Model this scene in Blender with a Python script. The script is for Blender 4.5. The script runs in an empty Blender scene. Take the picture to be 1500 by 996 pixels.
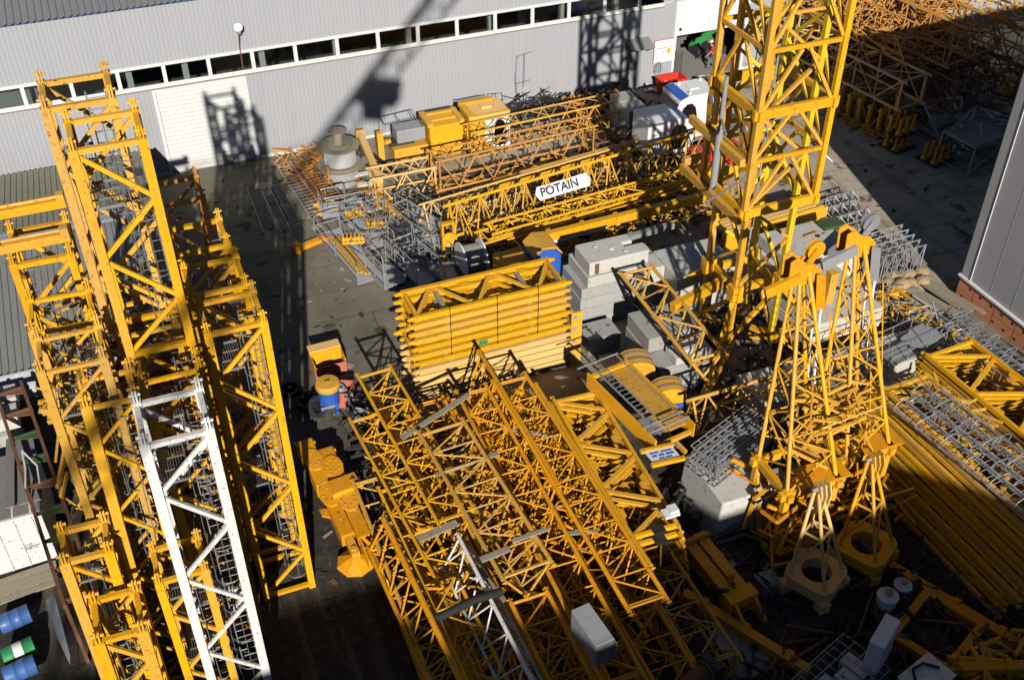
import bpy, bmesh, math, random
from mathutils import Vector, Matrix

# ------------------------------------------------------------------ camera, sky, sun, exposure
scene = bpy.context.scene
COL = scene.collection
cam_data = bpy.data.cameras.new("camera")
cam_data.sensor_width = 36.0
cam_data.lens = 38.05
cam_data.clip_start = 0.1
cam_data.clip_end = 3000.0
camera = bpy.data.objects.new("camera", cam_data)
COL.objects.link(camera)
camera.matrix_world = Matrix([[0.929511, 0.231707, -0.286918, 0], [-0.368774, 0.575591, -0.729864, 0], [-0.003967, 0.784224, 0.620465, 27], [0, 0, 0, 1]])
scene.camera = camera

SUN_AZ = (0.215, 1.0)            # ground direction the light travels
SUN_EL = math.radians(26.0)
world = bpy.data.worlds.new("World")
scene.world = world
world.use_nodes = True
wn = world.node_tree.nodes
wl = world.node_tree.links
bg = wn["Background"]
sky = wn.new("ShaderNodeTexSky")
sky.sky_type = 'NISHITA'
sky.sun_disc = False
sky.sun_elevation = SUN_EL
sky.sun_rotation = math.atan2(-SUN_AZ[0], -SUN_AZ[1])
wl.new(sky.outputs[0], bg.inputs[0])
bg.inputs[1].default_value = 0.05
sky.altitude = 2000.0
sky.dust_density = 0.3
sky.air_density = 0.7
scene.cycles.diffuse_bounces = 1
sun_data = bpy.data.lights.new("sun", 'SUN')
sun_data.energy = 5.0
sun_data.angle = math.radians(0.55)
sun_data.color = (1.0, 0.95, 0.87)
sun = bpy.data.objects.new("sun", sun_data)
COL.objects.link(sun)
_h = math.hypot(*SUN_AZ)
_dir = Vector((SUN_AZ[0]/_h*math.cos(SUN_EL), SUN_AZ[1]/_h*math.cos(SUN_EL), -math.sin(SUN_EL)))
sun.rotation_euler = _dir.to_track_quat('-Z', 'Y').to_euler()
sun.location = (-20, -60, 60)
vs = scene.view_settings
vs.view_transform = 'Standard'
vs.look = 'None'
vs.gamma = 1.0
vs.use_curve_mapping = False
vs.exposure = 0.1

# ------------------------------------------------------------------ helpers
V = Vector
PI = math.pi
rnd = random.Random(7)

class MB:
    """collects simple shapes into one mesh"""
    def __init__(self):
        self.v = []; self.f = []; self.sm = []
    def add(self, vs_, fs, smooth=False):
        n = len(self.v)
        self.v += [tuple(p) for p in vs_]
        for f in fs:
            self.f.append(tuple(i+n for i in f)); self.sm.append(smooth)
    def box(self, c, s, m=None):
        c = V(c); hx, hy, hz = s[0]/2, s[1]/2, s[2]/2
        ps = [V((x, y, z)) for x in (-hx, hx) for y in (-hy, hy) for z in (-hz, hz)]
        if m is not None: ps = [m @ p for p in ps]
        self.add([p+c for p in ps], [(0,1,3,2),(4,6,7,5),(0,4,5,1),(2,3,7,6),(0,2,6,4),(1,5,7,3)])
        return self
    def box2(self, a, b):
        a = V(a); b = V(b)
        return self.box((a+b)/2, [abs(b[i]-a[i]) for i in range(3)])
    def bar(self, a, b, w, h, up=(0,0,1)):
        """rectangular bar: w across, h along up"""
        a = V(a); b = V(b); x = b-a
        if x.length < 1e-6: return self
        x.normalize(); y = V(up).cross(x)
        if y.length < 1e-3: y = V((0,1,0)).cross(x)
        if y.length < 1e-3: y = V((1,0,0)).cross(x)
        y.normalize(); z = x.cross(y)
        ps = [p+y*sy*w/2+z*sz*h/2 for p in (a, b) for sy in (-1,1) for sz in (-1,1)]
        self.add(ps, [(0,1,3,2),(4,6,7,5),(0,4,5,1),(2,3,7,6),(0,2,6,4),(1,5,7,3)])
        return self
    def tube(self, a, b, r, n=6, r2=None, caps=True):
        a = V(a); b = V(b); x = b-a
        if x.length < 1e-6: return self
        x.normalize(); t = V((0,0,1)) if abs(x.z) < .9 else V((1,0,0))
        y = x.cross(t).normalized(); z = x.cross(y)
        r2 = r if r2 is None else r2
        ps = [p+(y*math.cos(k*2*PI/n)+z*math.sin(k*2*PI/n))*q for p, q in ((a, r), (b, r2)) for k in range(n)]
        self.add(ps, [(k, (k+1) % n, n+(k+1) % n, n+k) for k in range(n)], True)
        if caps:
            self.add(ps[:n], [tuple(range(n))[::-1]]); self.add(ps[n:], [tuple(range(n))])
        return self
    def path(self, pts, r, n=6):
        pts = [V(p) for p in pts]
        rings = []
        for i, p in enumerate(pts):
            d = (pts[min(i+1, len(pts)-1)]-pts[max(i-1, 0)]).normalized()
            t = V((0,0,1)) if abs(d.z) < .9 else V((1,0,0))
            y = d.cross(t).normalized(); z = d.cross(y)
            rings.append([p+(y*math.cos(k*2*PI/n)+z*math.sin(k*2*PI/n))*r for k in range(n)])
        vs_ = [q for R in rings for q in R]
        fs = [(i*n+k, i*n+(k+1) % n, (i+1)*n+(k+1) % n, (i+1)*n+k) for i in range(len(pts)-1) for k in range(n)]
        self.add(vs_, fs, True)
        return self
    def prism(self, pts, d):
        """closed polygon (3d points) pushed along vector d"""
        pts = [V(p) for p in pts]; d = V(d); n = len(pts)
        self.add(pts+[p+d for p in pts], [tuple(range(n))[::-1], tuple(range(n, 2*n))] + [(k, (k+1) % n, n+(k+1) % n, n+k) for k in range(n)])
        return self
    def lathe(self, prof, c=(0,0,0), n=24, smooth=True, axis='z'):
        vs_ = []
        for r, z in prof:
            for k in range(n):
                a = 2*PI*k/n
                p = (r*math.cos(a), r*math.sin(a), z)
                if axis == 'x': p = (p[2], p[0], p[1])
                if axis == 'y': p = (p[0], p[2], p[1])
                vs_.append(V(p)+V(c))
        m = len(prof)
        self.add(vs_, [(i*n+k, i*n+(k+1) % n, (i+1)*n+(k+1) % n, (i+1)*n+k) for i in range(m-1) for k in range(n)], smooth)
        if prof[0][0] > 1e-4: self.add(vs_[:n], [tuple(range(n))[::-1]])
        if prof[-1][0] > 1e-4: self.add(vs_[-n:], [tuple(range(n))])
        return self
    def mesh(self, name, mat):
        me = bpy.data.meshes.new(name)
        me.from_pydata(self.v, [], self.f)
        me.update()
        bm = bmesh.new(); bm.from_mesh(me)
        bmesh.ops.recalc_face_normals(bm, faces=bm.faces)
        bm.to_mesh(me); bm.free()
        me.polygons.foreach_set('use_smooth', self.sm)
        if any(self.sm): me.set_sharp_from_angle(angle=math.radians(50))
        me.materials.append(mat)
        return me
    def build(self, name, mat, parent=None, bevel=0):
        o = bpy.data.objects.new(name, self.mesh(name, mat))
        COL.objects.link(o)
        if parent is not None: o.parent = parent
        if bevel:
            b = o.modifiers.new('edge', 'BEVEL'); b.width = bevel; b.segments = 2; b.limit_method = 'ANGLE'
            b.angle_limit = math.radians(40)
        return o

def axes(o, x, y=None, up=(0,0,1)):
    x = V(x).normalized()
    if y is None:
        y = V(up).cross(x)
        if y.length < 1e-3: y = V((0,1,0))
        y.normalize()
    else:
        y = V(y); y = (y-x*y.dot(x)).normalized()
    z = x.cross(y)
    return Matrix(((x[0],y[0],z[0],o[0]),(x[1],y[1],z[1],o[1]),(x[2],y[2],z[2],o[2]),(0,0,0,1)))

def tag(o, label=None, cat=None, group=None, kind=None):
    if label: o['label'] = label
    if cat: o['category'] = cat
    if group: o['group'] = group
    if kind: o['kind'] = kind
    return o

def thing(name, label, cat, loc=(0,0,0), rz=0.0, group=None, m=None):
    o = bpy.data.objects.new(name, None)
    o.empty_display_size = 0.3
    COL.objects.link(o)
    o.matrix_world = m if m is not None else Matrix.Translation(V(loc)) @ Matrix.Rotation(rz, 4, 'Z')
    return tag(o, label, cat, group)

def struct(name, mb, mat):
    return tag(mb.build(name, mat), kind='structure')

def dup(root, m, label, group=None, name=None):
    """copy of a thing, its parts and sub-parts, put at matrix m"""
    r = root.copy(); COL.objects.link(r); r.matrix_world = m
    r['label'] = label
    if group: r['group'] = group
    for ch in list(root.children):
        c = ch.copy(); COL.objects.link(c); c.parent = r
        for g in list(ch.children):
            d = g.copy(); COL.objects.link(d); d.parent = c
    return r

def link_mesh(name, me, parent):
    o = bpy.data.objects.new(name, me); COL.objects.link(o); o.parent = parent
    return o

def text_mesh(name, s, size, mat, parent, m, align='CENTER', thick=0.004, bold=0.0):
    cu = bpy.data.curves.new(name, 'FONT'); cu.body = s; cu.size = size
    cu.align_x = align; cu.align_y = 'CENTER'; cu.extrude = thick; cu.offset = bold
    o = bpy.data.objects.new(name, cu); COL.objects.link(o)
    bpy.context.view_layer.update()
    dg = bpy.context.evaluated_depsgraph_get()
    me = bpy.data.meshes.new_from_object(o.evaluated_get(dg))
    me.name = name
    bpy.data.objects.remove(o); bpy.data.curves.remove(cu)
    me.materials.clear(); me.materials.append(mat)
    q = bpy.data.objects.new(name, me); COL.objects.link(q)
    if parent is not None: q.parent = parent
    q.matrix_local = m
    return q

# ------------------------------------------------------------------ materials
def new_mat(name):
    m = bpy.data.materials.new(name); m.use_nodes = True
    nt = m.node_tree
    return m, nt, nt.nodes["Principled BSDF"]

def mixc(nt, fac, a, b, mode='MIX'):
    n = nt.nodes.new("ShaderNodeMix"); n.data_type = 'RGBA'; n.blend_type = mode
    for sock, val in ((n.inputs[0], fac), (n.inputs[6], a), (n.inputs[7], b)):
        if hasattr(val, 'is_output'): nt.links.new(val, sock)
        elif isinstance(val, (int, float)): sock.default_value = val
        else: sock.default_value = (*val, 1)
    return n.outputs[2]

def noise(nt, scale, detail=4, rough=.6, coord=None, stretch=None):
    t = nt.nodes.new("ShaderNodeTexNoise"); t.inputs['Scale'].default_value = scale
    t.inputs['Detail'].default_value = detail; t.inputs['Roughness'].default_value = rough
    if coord is None:
        g = nt.nodes.new("ShaderNodeNewGeometry"); coord = g.outputs['Position']
    if stretch:
        mp = nt.nodes.new("ShaderNodeMapping"); mp.inputs['Scale'].default_value = stretch
        nt.links.new(coord, mp.inputs[0]); coord = mp.outputs[0]
    nt.links.new(coord, t.inputs['Vector'])
    return t.outputs[0]

def ramp(nt, val, lo, hi, a=0.0, b=1.0):
    r = nt.nodes.new("ShaderNodeMapRange"); r.clamp = True
    r.inputs[1].default_value = lo; r.inputs[2].default_value = hi
    r.inputs[3].default_value = a; r.inputs[4].default_value = b
    nt.links.new(val, r.inputs[0]); return r.outputs[0]

def paint(name, col, dirt=(.10,.055,.02), amount=.5, rough=.42, var=.16, metal=0.0, worn=None, bump=0.0, scale=1.0, spec=.4, fade=None):
    m, nt, p = new_mat(name)
    oi = nt.nodes.new("ShaderNodeObjectInfo")
    c = mixc(nt, ramp(nt, oi.outputs['Random'], 0, 1, 0, 1), [x*(1-var) for x in col], [min(1, x*(1+var*.6)) for x in col])
    if fade:
        wn_ = nt.nodes.new("ShaderNodeTexWhiteNoise"); wn_.noise_dimensions = '1D'; nt.links.new(oi.outputs['Random'], wn_.inputs['W'])
        c = mixc(nt, ramp(nt, wn_.outputs['Value'], .45, 1.0, 0, .55), c, fade)
    # sun-bleached patches
    c = mixc(nt, ramp(nt, noise(nt, .9*scale), .4, .75, 0, .35), c, [min(1, x*1.06+.03) for x in col])
    # grime
    c = mixc(nt, ramp(nt, noise(nt, 5*scale, 6, .7), .56, .72, 0, amount), c, dirt)
    if worn: c = mixc(nt, ramp(nt, noise(nt, 11*scale, 5, .65), .60, .66, 0, .9), c, worn)
    nt.links.new(c, p.inputs['Base Color'])
    nt.links.new(ramp(nt, noise(nt, 4*scale), .3, .7, rough-.08, rough+.2), p.inputs['Roughness'])
    p.inputs['Metallic'].default_value = metal
    p.inputs['Specular IOR Level'].default_value = spec
    if bump:
        b = nt.nodes.new("ShaderNodeBump"); b.inputs['Strength'].default_value = bump; b.inputs['Distance'].default_value = .02
        nt.links.new(noise(nt, 14*scale, 5), b.inputs['Height']); nt.links.new(b.outputs[0], p.inputs['Normal'])
    return m

M = {}
M['yellow'] = paint('yellow_paint', (.80,.395,.006), amount=.5, var=.2, worn=(.34,.17,.05), fade=(.72,.40,.09))
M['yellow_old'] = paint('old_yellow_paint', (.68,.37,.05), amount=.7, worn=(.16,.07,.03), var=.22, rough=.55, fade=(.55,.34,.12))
M['amber'] = paint('amber_paint', (.80,.335,.006), amount=.5, worn=(.2,.1,.05), fade=(.74,.37,.04))
M['cream'] = paint('faded_cream_yellow_paint', (.78,.49,.17), amount=.3, rough=.6)
M['orange'] = paint('faded_orange_paint', (.60,.27,.06), amount=.6, worn=(.2,.08,.03), rough=.6)
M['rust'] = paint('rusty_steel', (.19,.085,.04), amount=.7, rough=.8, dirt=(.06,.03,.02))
M['white'] = paint('white_paint', (.74,.73,.70), dirt=(.30,.20,.12), amount=.5, worn=(.28,.16,.09))
M['clean_white'] = paint('clean_white_paint', (.76,.77,.77), dirt=(.45,.42,.36), amount=.35, rough=.35, var=.04)
M['blue'] = paint('blue_paint', (.03,.12,.50), dirt=(.05,.06,.1), amount=.3)
M['drum_blue'] = paint('blue_drum_paint', (.05,.13,.36), dirt=(.2,.13,.08), amount=.7)
M['drum_green'] = paint('green_drum_paint', (.02,.24,.08), dirt=(.2,.13,.08), amount=.5)
M['green'] = paint('green_machine_paint', (.02,.24,.05), amount=.3)
M['red'] = paint('red_paint', (.62,.035,.018), dirt=(.2,.03,.02), amount=.5, var=.05)
M['galv'] = paint('galvanised_steel', (.36,.37,.385), dirt=(.2,.18,.15), amount=.5, metal=.35, rough=.45, var=.25)
M['grey'] = paint('grey_paint', (.32,.33,.34), dirt=(.14,.12,.1), amount=.4, var=.1)
M['dark'] = paint('dark_steel', (.035,.035,.037), amount=.4, dirt=(.09,.07,.05), rough=.55)
M['black'] = paint('black_rubber', (.018,.018,.019), amount=.4, dirt=(.06,.055,.05), rough=.75)
M['timber'] = paint('weathered_timber', (.30,.26,.19), dirt=(.1,.08,.05), amount=.6, rough=.85, bump=.3)
M['board'] = paint('grey_boards', (.20,.195,.19), dirt=(.08,.07,.06), amount=.6, rough=.85, bump=.3)
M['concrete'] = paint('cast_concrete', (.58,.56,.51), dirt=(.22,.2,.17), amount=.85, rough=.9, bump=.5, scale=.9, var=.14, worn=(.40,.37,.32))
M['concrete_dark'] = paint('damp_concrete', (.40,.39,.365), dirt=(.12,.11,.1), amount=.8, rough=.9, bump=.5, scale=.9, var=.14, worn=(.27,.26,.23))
M['pink'] = paint('faded_pink_red_paint', (.55,.17,.12), dirt=(.15,.1,.08), amount=.6)
M['wire'] = paint('bright_wire_rope', (.68,.68,.66), metal=.5, rough=.35, amount=.3, dirt=(.2,.19,.17), bump=.6)
M['skin'] = paint('skin', (.50,.27,.19), dirt=(.4,.2,.14), amount=.2, rough=.6, var=.02)
M['hair'] = paint('hair', (.03,.02,.014), amount=.1, rough=.7)
M['red_cloth'] = paint('red_cloth', (.55,.02,.03), amount=.2, rough=.85, dirt=(.3,.02,.02), var=.02)
M['grey_cloth'] = paint('grey_cloth', (.16,.17,.18), amount=.2, rough=.9, dirt=(.1,.1,.1))
M['blue_cloth'] = paint('pale_blue_cloth', (.42,.50,.62), amount=.2, rough=.9, dirt=(.3,.36,.45), var=.02)
M['white_cloth'] = paint('white_cloth', (.7,.7,.7), amount=.2, rough=.9, dirt=(.5,.5,.5), var=.02)
M['silver'] = paint('silver_car_paint', (.46,.48,.51), metal=.6, rough=.25, amount=.12, dirt=(.3,.29,.27), var=.05)
M['car_dark'] = paint('dark_grey_car_paint', (.06,.065,.075), metal=.5, rough=.25, amount=.12, dirt=(.1,.1,.1), var=.05)
M['galv_pale'] = paint('pale_galvanised_sheet', (.50,.51,.52), dirt=(.25,.22,.18), amount=.5, metal=.2, rough=.5, var=.2)
M['galv_dark'] = paint('dull_galvanised_steel', (.24,.25,.26), dirt=(.12,.1,.08), amount=.5, metal=.35, rough=.5, var=.25)

def glass_mat():
    m = bpy.data.materials.new('window_glass'); m.use_nodes = True; nt = m.node_tree
    nt.nodes.clear()
    out = nt.nodes.new("ShaderNodeOutputMaterial"); mix = nt.nodes.new("ShaderNodeMixShader")
    fr = nt.nodes.new("ShaderNodeFresnel"); fr.inputs[0].default_value = 1.5
    tr = nt.nodes.new("ShaderNodeBsdfTransparent"); tr.inputs[0].default_value = (.74,.78,.76,1)
    gl = nt.nodes.new("ShaderNodeBsdfGlossy"); gl.inputs['Roughness'].default_value = .06
    nt.links.new(fr.outputs[0], mix.inputs[0]); nt.links.new(tr.outputs[0], mix.inputs[1]); nt.links.new(gl.outputs[0], mix.inputs[2])
    nt.links.new(mix.outputs[0], out.inputs[0])
    return m
M['glass'] = glass_mat()
def simple(name, col, rough=.5, metal=0, spec=.5):
    m, nt, p = new_mat(name)
    c = mixc(nt, ramp(nt, noise(nt, 3), .35, .7, 0, .35), col, [x*.72 for x in col])
    nt.links.new(c, p.inputs['Base Color']); p.inputs['Roughness'].default_value = rough
    p.inputs['Metallic'].default_value = metal; p.inputs['Specular IOR Level'].default_value = spec
    return m
M['dark_glass'] = simple('dark_glass', (.008,.01,.012), .08)
M['ink'] = simple('navy_lettering', (.02,.025,.08), .5)
M['blackink'] = simple('black_lettering', (.012,.012,.014), .5)

def wall_mat(name, col, streak=.25):
    m, nt, p = new_mat(name)
    c = mixc(nt, ramp(nt, noise(nt, 1.0, 5, .6, None, (1.5, 1.5, .12)), .45, .8, 0, streak), col, [x*.7 for x in col])
    c = mixc(nt, ramp(nt, noise(nt, .25, 4), .4, .7, 0, .3), c, [min(1, x*1.08) for x in col])
    # rising damp and splash near the ground
    g = nt.nodes.new("ShaderNodeNewGeometry"); s = nt.nodes.new("ShaderNodeSeparateXYZ"); nt.links.new(g.outputs['Position'], s.inputs[0])
    mul = nt.nodes.new("ShaderNodeMath"); mul.operation = 'MULTIPLY'
    nt.links.new(ramp(nt, s.outputs[2], .02, .7, 1, 0), mul.inputs[0]); nt.links.new(ramp(nt, noise(nt, 1.2, 5), .35, .65, 0, .8), mul.inputs[1])
    c = mixc(nt, mul.outputs[0], c, (.24,.19,.12))
    nt.links.new(c, p.inputs['Base Color']); p.inputs['Roughness'].default_value = .5
    p.inputs['Specular IOR Level'].default_value = .3
    return m
M['cladding'] = wall_mat('grey_cladding', (.385,.39,.41))
M['roofing'] = wall_mat('grey_roof_sheet', (.25,.255,.26))
M['shed_roof'] = wall_mat('olive_roof_sheet', (.27,.26,.185), .4)
M['shed_roof_grey'] = wall_mat('greyer_roof_sheet', (.25,.25,.235), .4)
M['gate_white'] = wall_mat('white_gate_sheet', (.70,.70,.68), .3)
M['frame_white'] = simple('white_frame_paint', (.72,.72,.71), .4)
M['tower_grey'] = wall_mat('plain_grey_panel', (.38,.38,.395), .15)
M['interior'] = simple('dark_interior', (.20,.20,.20), .9)
M['inner_floor'] = simple('hall_floor', (.30,.28,.25), .8)

def ground_mat():
    m, nt, p = new_mat('yard_concrete')
    g = nt.nodes.new("ShaderNodeNewGeometry"); pos = g.outputs['Position']
    s = nt.nodes.new("ShaderNodeSeparateXYZ"); nt.links.new(pos, s.inputs[0])
    # where the yard is old dark asphalt (west) or pale concrete (east)
    add = nt.nodes.new("ShaderNodeMath"); add.operation = 'ADD'
    mm = nt.nodes.new("ShaderNodeMath"); mm.operation = 'MULTIPLY'; mm.inputs[1].default_value = 12
    nt.links.new(noise(nt, .22, 4), mm.inputs[0]); nt.links.new(s.outputs[0], add.inputs[0]); nt.links.new(mm.outputs[0], add.inputs[1])
    east0 = ramp(nt, add.outputs[0], 11, 25)
    # near part: dark soil with deeper shade put into its colour; far part concrete
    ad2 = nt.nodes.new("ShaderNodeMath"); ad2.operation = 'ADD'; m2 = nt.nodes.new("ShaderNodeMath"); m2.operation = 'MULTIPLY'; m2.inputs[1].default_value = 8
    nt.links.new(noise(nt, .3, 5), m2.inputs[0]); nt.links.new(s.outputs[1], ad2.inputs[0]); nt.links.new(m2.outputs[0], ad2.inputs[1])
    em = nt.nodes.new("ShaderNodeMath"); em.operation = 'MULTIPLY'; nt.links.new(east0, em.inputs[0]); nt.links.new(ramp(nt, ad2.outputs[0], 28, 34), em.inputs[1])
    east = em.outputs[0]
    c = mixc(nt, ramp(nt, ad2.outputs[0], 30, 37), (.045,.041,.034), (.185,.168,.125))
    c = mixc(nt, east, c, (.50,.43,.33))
    c = mixc(nt, ramp(nt, noise(nt, .5, 6, .65), .45, .72, 0, .5), c, (.085,.072,.052))
    c = mixc(nt, ramp(nt, noise(nt, 2.6, 6, .7), .52, .7, 0, .5), c, (.2,.175,.13))
    # slab joints
    rot = nt.nodes.new("ShaderNodeMapping"); rot.inputs['Rotation'].default_value = (0, 0, .05); nt.links.new(pos, rot.inputs[0])
    br = nt.nodes.new("ShaderNodeTexBrick"); br.inputs['Scale'].default_value = 1.0
    br.inputs['Brick Width'].default_value = 6.0; br.inputs['Row Height'].default_value = 2.0
    br.inputs['Mortar Size'].default_value = .035; br.inputs['Mortar Smooth'].default_value = .4
    br.inputs['Color1'].default_value = (.9,.9,.9,1); br.inputs['Color2'].default_value = (1,1,1,1); br.inputs['Mortar'].default_value = (.5,.48,.45,1)
    nt.links.new(rot.outputs[0], br.inputs['Vector'])
    c = mixc(nt, 1.0, c, br.outputs[0], 'MULTIPLY')
    c = mixc(nt, ramp(nt, noise(nt, .8, 3, .5), .60, .66, 0, .75), c, (.03,.027,.022))
    tr = noise(nt, 1.0, 3, .5, None, (1.6, .09, 1.0))
    c = mixc(nt, ramp(nt, tr, .52, .62, 0, .4), c, (.21,.185,.14))
    # fallen yellow leaves
    leaf = noise(nt, 9, 2, .5)
    lm = nt.nodes.new("ShaderNodeMath"); lm.operation = 'MULTIPLY'
    nt.links.new(ramp(nt, leaf, .70, .73, 0, .8), lm.inputs[0]); nt.links.new(ramp(nt, east, 0, .6, 1, 0), lm.inputs[1])
    c = mixc(nt, lm.outputs[0], c, (.45,.33,.06))
    nt.links.new(c, p.inputs['Base Color']); p.inputs['Roughness'].default_value = .9
    p.inputs['Specular IOR Level'].default_value = .2
    b = nt.nodes.new("ShaderNodeBump"); b.inputs['Strength'].default_value = .4; b.inputs['Distance'].default_value = .03
    nt.links.new(noise(nt, 6, 6, .7), b.inputs['Height']); nt.links.new(b.outputs[0], p.inputs['Normal'])
    return m
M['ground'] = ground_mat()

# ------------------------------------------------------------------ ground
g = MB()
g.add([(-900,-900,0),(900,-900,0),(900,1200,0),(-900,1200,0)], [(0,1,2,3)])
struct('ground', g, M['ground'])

# ------------------------------------------------------------------ warehouse along the back
WY = 50.5
def corrugated(mb, x0, x1, z0, z1, y=WY, pitch=.2, depth=.02):
    """trapezoid ribs standing towards -y"""
    xs = []; x = x0
    while x < x1-1e-6:
        for dx, dy in ((0,0), (.105,0), (.125,-depth), (.18,-depth), (.2,0)):
            if x+dx*pitch/.2 <= x1+1e-6: xs.append((x+dx*pitch/.2, y+dy))
        x += pitch
    n = len(xs)
    mb.add([(a, b, z0) for a, b in xs]+[(a, b, z1) for a, b in xs], [(i, i+1, n+i+1, n+i) for i in range(n-1)])

wh = thing('warehouse', 'long pale grey corrugated warehouse with a ribbon of windows behind the yard', 'building', (0, WY, 0))
WINV = Matrix.Translation((0, -WY, 0))
def wpart(mb, name, mat, parent=None):
    """parts of the warehouse are written in world coordinates"""
    mb.v = [(x, y-WY, z) for x, y, z in mb.v]
    return mb.build(name, mat, wh if parent is None else parent)
ZS0, ZS1, ZE = 4.70, 5.74, 8.62
DX0, DX1, DZ = 1.62, 5.97, 4.42          # roller door
SX0, SX1, SZ = 26.72, 27.72, 2.28        # steel door
GX0, GX1, GZ = 29.68, 34.3, 4.66         # open gate
lo = MB()
for x0, x1, z0, z1 in ((-40,DX0,0,ZS0), (DX0,DX1,DZ,ZS0), (DX1,SX0,0,ZS0), (SX0,SX1,SZ,ZS0), (SX1,GX0,0,ZS0), (GX1,80,0,ZS0)):
    corrugated(lo, x0, x1, z0, z1)
wpart(lo, 'lower_wall', M['cladding'])
up = MB(); corrugated(up, -40, 80, ZS1, ZE)
corrugated(up, 28.84, 80, ZS0+.002, ZS1)
wpart(up, 'upper_wall', M['cladding'])
sk = MB()
for x0, x1 in ((-40,DX0),(DX1,SX0),(SX1,GX0),(GX1,80)): sk.box2((x0, WY-.05, 0), (x1, WY+.2, .16))
wpart(sk, 'plinth', M['concrete'])
sh = MB()
for x0, x1, z0, z1 in ((-40,28.8,ZS1+.01,ZE), (-40,DX0,.1,ZS0-.01), (DX1,SX0,.1,ZS0-.01), (SX1,GX0,.1,ZS0-.01), (GX1,80,.1,ZS0-.01), (28.8,80,ZS0,ZE)):
    sh.box2((x0, WY+.06, z0), (x1, WY+.18, z1))
sh.box2((-40, 72, 0), (80, 72.2, ZE)); sh.box2((-40, WY+.2, 0), (-39.8, 72, ZE)); sh.box2((79.8, WY+.2, 0), (80, 72, ZE))
wpart(sh, 'inner_lining', M['interior'])
fl = MB(); fl.box2((-39.7, WY+.02, -.1), (79.7, 72, .03)); wpart(fl, 'hall_floor', M['inner_floor'])
rf = MB()
n0 = len(rf.v); corrugated(rf, -40, 80, 0, 1, 0, .3, .05)
rf.v = [(x, WY-.35 if z == 0 else 62.0, (ZE+.03 if z == 0 else 10.1)-y) for x, y, z in rf.v]
rf.box2((-40, 61.8, 10.2), (80, 72.2, 10.3))
wpart(rf, 'roof', M['roofing'])
fa = MB(); fa.box2((-40, WY-.12, ZE-.09), (80, WY-.04, ZE+.02)); wpart(fa, 'eaves_trim', M['drum_blue'])
rl = MB()
rl.box2((-40, WY-.10, ZS0-.07), (28.84, WY+.1, ZS0+.05)); rl.box2((-40, WY-.06, ZS1-.05), (28.84, WY+.1, ZS1+.07))
wpart(rl, 'window_rail', M['frame_white'])
sl = MB(); sl.box2((-40, WY-.16, ZS0-.10), (28.84, WY-.03, ZS0-.073)); wpart(sl, 'window_sill', M['timber'])
xw = -3.92-2.085*4
while xw < 28.8:
    w = MB()
    w.box2((xw-.07, WY-.05, ZS0+.053), (xw+.07, WY+.08, ZS1-.053))
    w.box2((xw+.06, WY-.03, ZS0+.0535), (xw+2.012, WY+.06, ZS0+.09)); w.box2((xw+.06, WY-.03, ZS1-.09), (xw+2.012, WY+.06, ZS1-.0535)); w.box2((xw+1.975, WY-.029, ZS0+.07), (xw+2.011, WY+.059, ZS1-.07))
    wo = wpart(w, 'window', M['frame_white'])
    pn = MB(); pn.box2((xw+.072, WY+.01, ZS0+.092), (xw+1.972, WY+.02, ZS1-.092)); wpart(pn, 'pane', M['glass'], wo)
    xw += 2.085
ic = MB()
for x in (-6.2, .6, 3.2, 6.9, 10.6, 14.4, 18.9, 23.0, 26.2): ic.box2((x, WY+.7, 0.03), (x+.28, WY+1.0, ZE))
wpart(ic, 'inner_column', M['frame_white'])
ib = MB(); ib.box2((1.0, WY+2.2, 4.95), (8.3, WY+2.6, 5.3)); wpart(ib, 'gantry_beam', M['yellow'])
is_ = MB(); is_.box2((-9, WY+1.4, .03), (-3.2, WY+2.4, 5.0)); wpart(is_, 'inner_shelf', M['galv'])
# roller door
dr = MB()
k = 0; z = 0.03
while z < DZ-.02:
    dz = min(.22, DZ-z)
    dr.box2((DX0+.09, WY+.03, z), (DX1-.09, WY+.07, z+dz-.016)); z += dz
    k += 1
dr.box2((DX0+.09, WY+.072, .03), (DX1-.09, WY+.09, DZ))
rd = wpart(dr, 'roller_door', M['gate_white'])
df = MB(); df.box2((DX0-.05, WY-.07, 0), (DX0+.1, WY+.028, DZ)); df.box2((DX1-.1, WY-.07, 0), (DX1+.05, WY+.028, DZ)); df.box2((DX0-.05, WY-.07, DZ+.001), (DX1+.05, WY+.05, DZ+.11))
wpart(df, 'door_frame', M['frame_white'], rd)
# steel door with canopy
sd = MB(); sd.box2((SX0+.05, WY-.02, .1), (SX1-.05, WY+.04, SZ-.04)); sdo = wpart(sd, 'steel_door', M['grey'])
hd = MB(); hd.box2((SX0+.13, WY-.08, 1.02), (SX0+.26, WY-.021, 1.06)); hd.box2((SX0+.13, WY-.035, 1.25), (SX0+.19, WY-.0195, 1.32)); wpart(hd, 'handle', M['dark'], sdo)
sf = MB(); sf.box2((SX0-.03, WY-.05, .08), (SX0+.05, WY+.05, SZ)); sf.box2((SX1-.05, WY-.05, .08), (SX1+.03, WY+.05, SZ)); sf.box2((SX0-.03, WY-.05, SZ+.001), (SX1+.03, WY+.05, SZ+.06))
wpart(sf, 'door_frame', M['cladding'], sdo)
cn = MB(); cn.prism([(26.62, WY-.95, 2.72), (26.62, WY-.04, 3.0), (28.02, WY-.04, 3.0), (28.02, WY-.95, 2.72)], (0, 0, .035))
cno = wpart(cn, 'door_canopy', M['shed_roof_grey'])
for x in (26.68, 27.96): cb = MB(); cb.tube((x, WY-.05, 2.2), (x, WY-.9, 2.71), .018); cb.tube((x, WY-.05, 2.2), (x, WY-.05, 2.96), .018); wpart(cb, 'bracket', M['dark'], cno)
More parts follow.
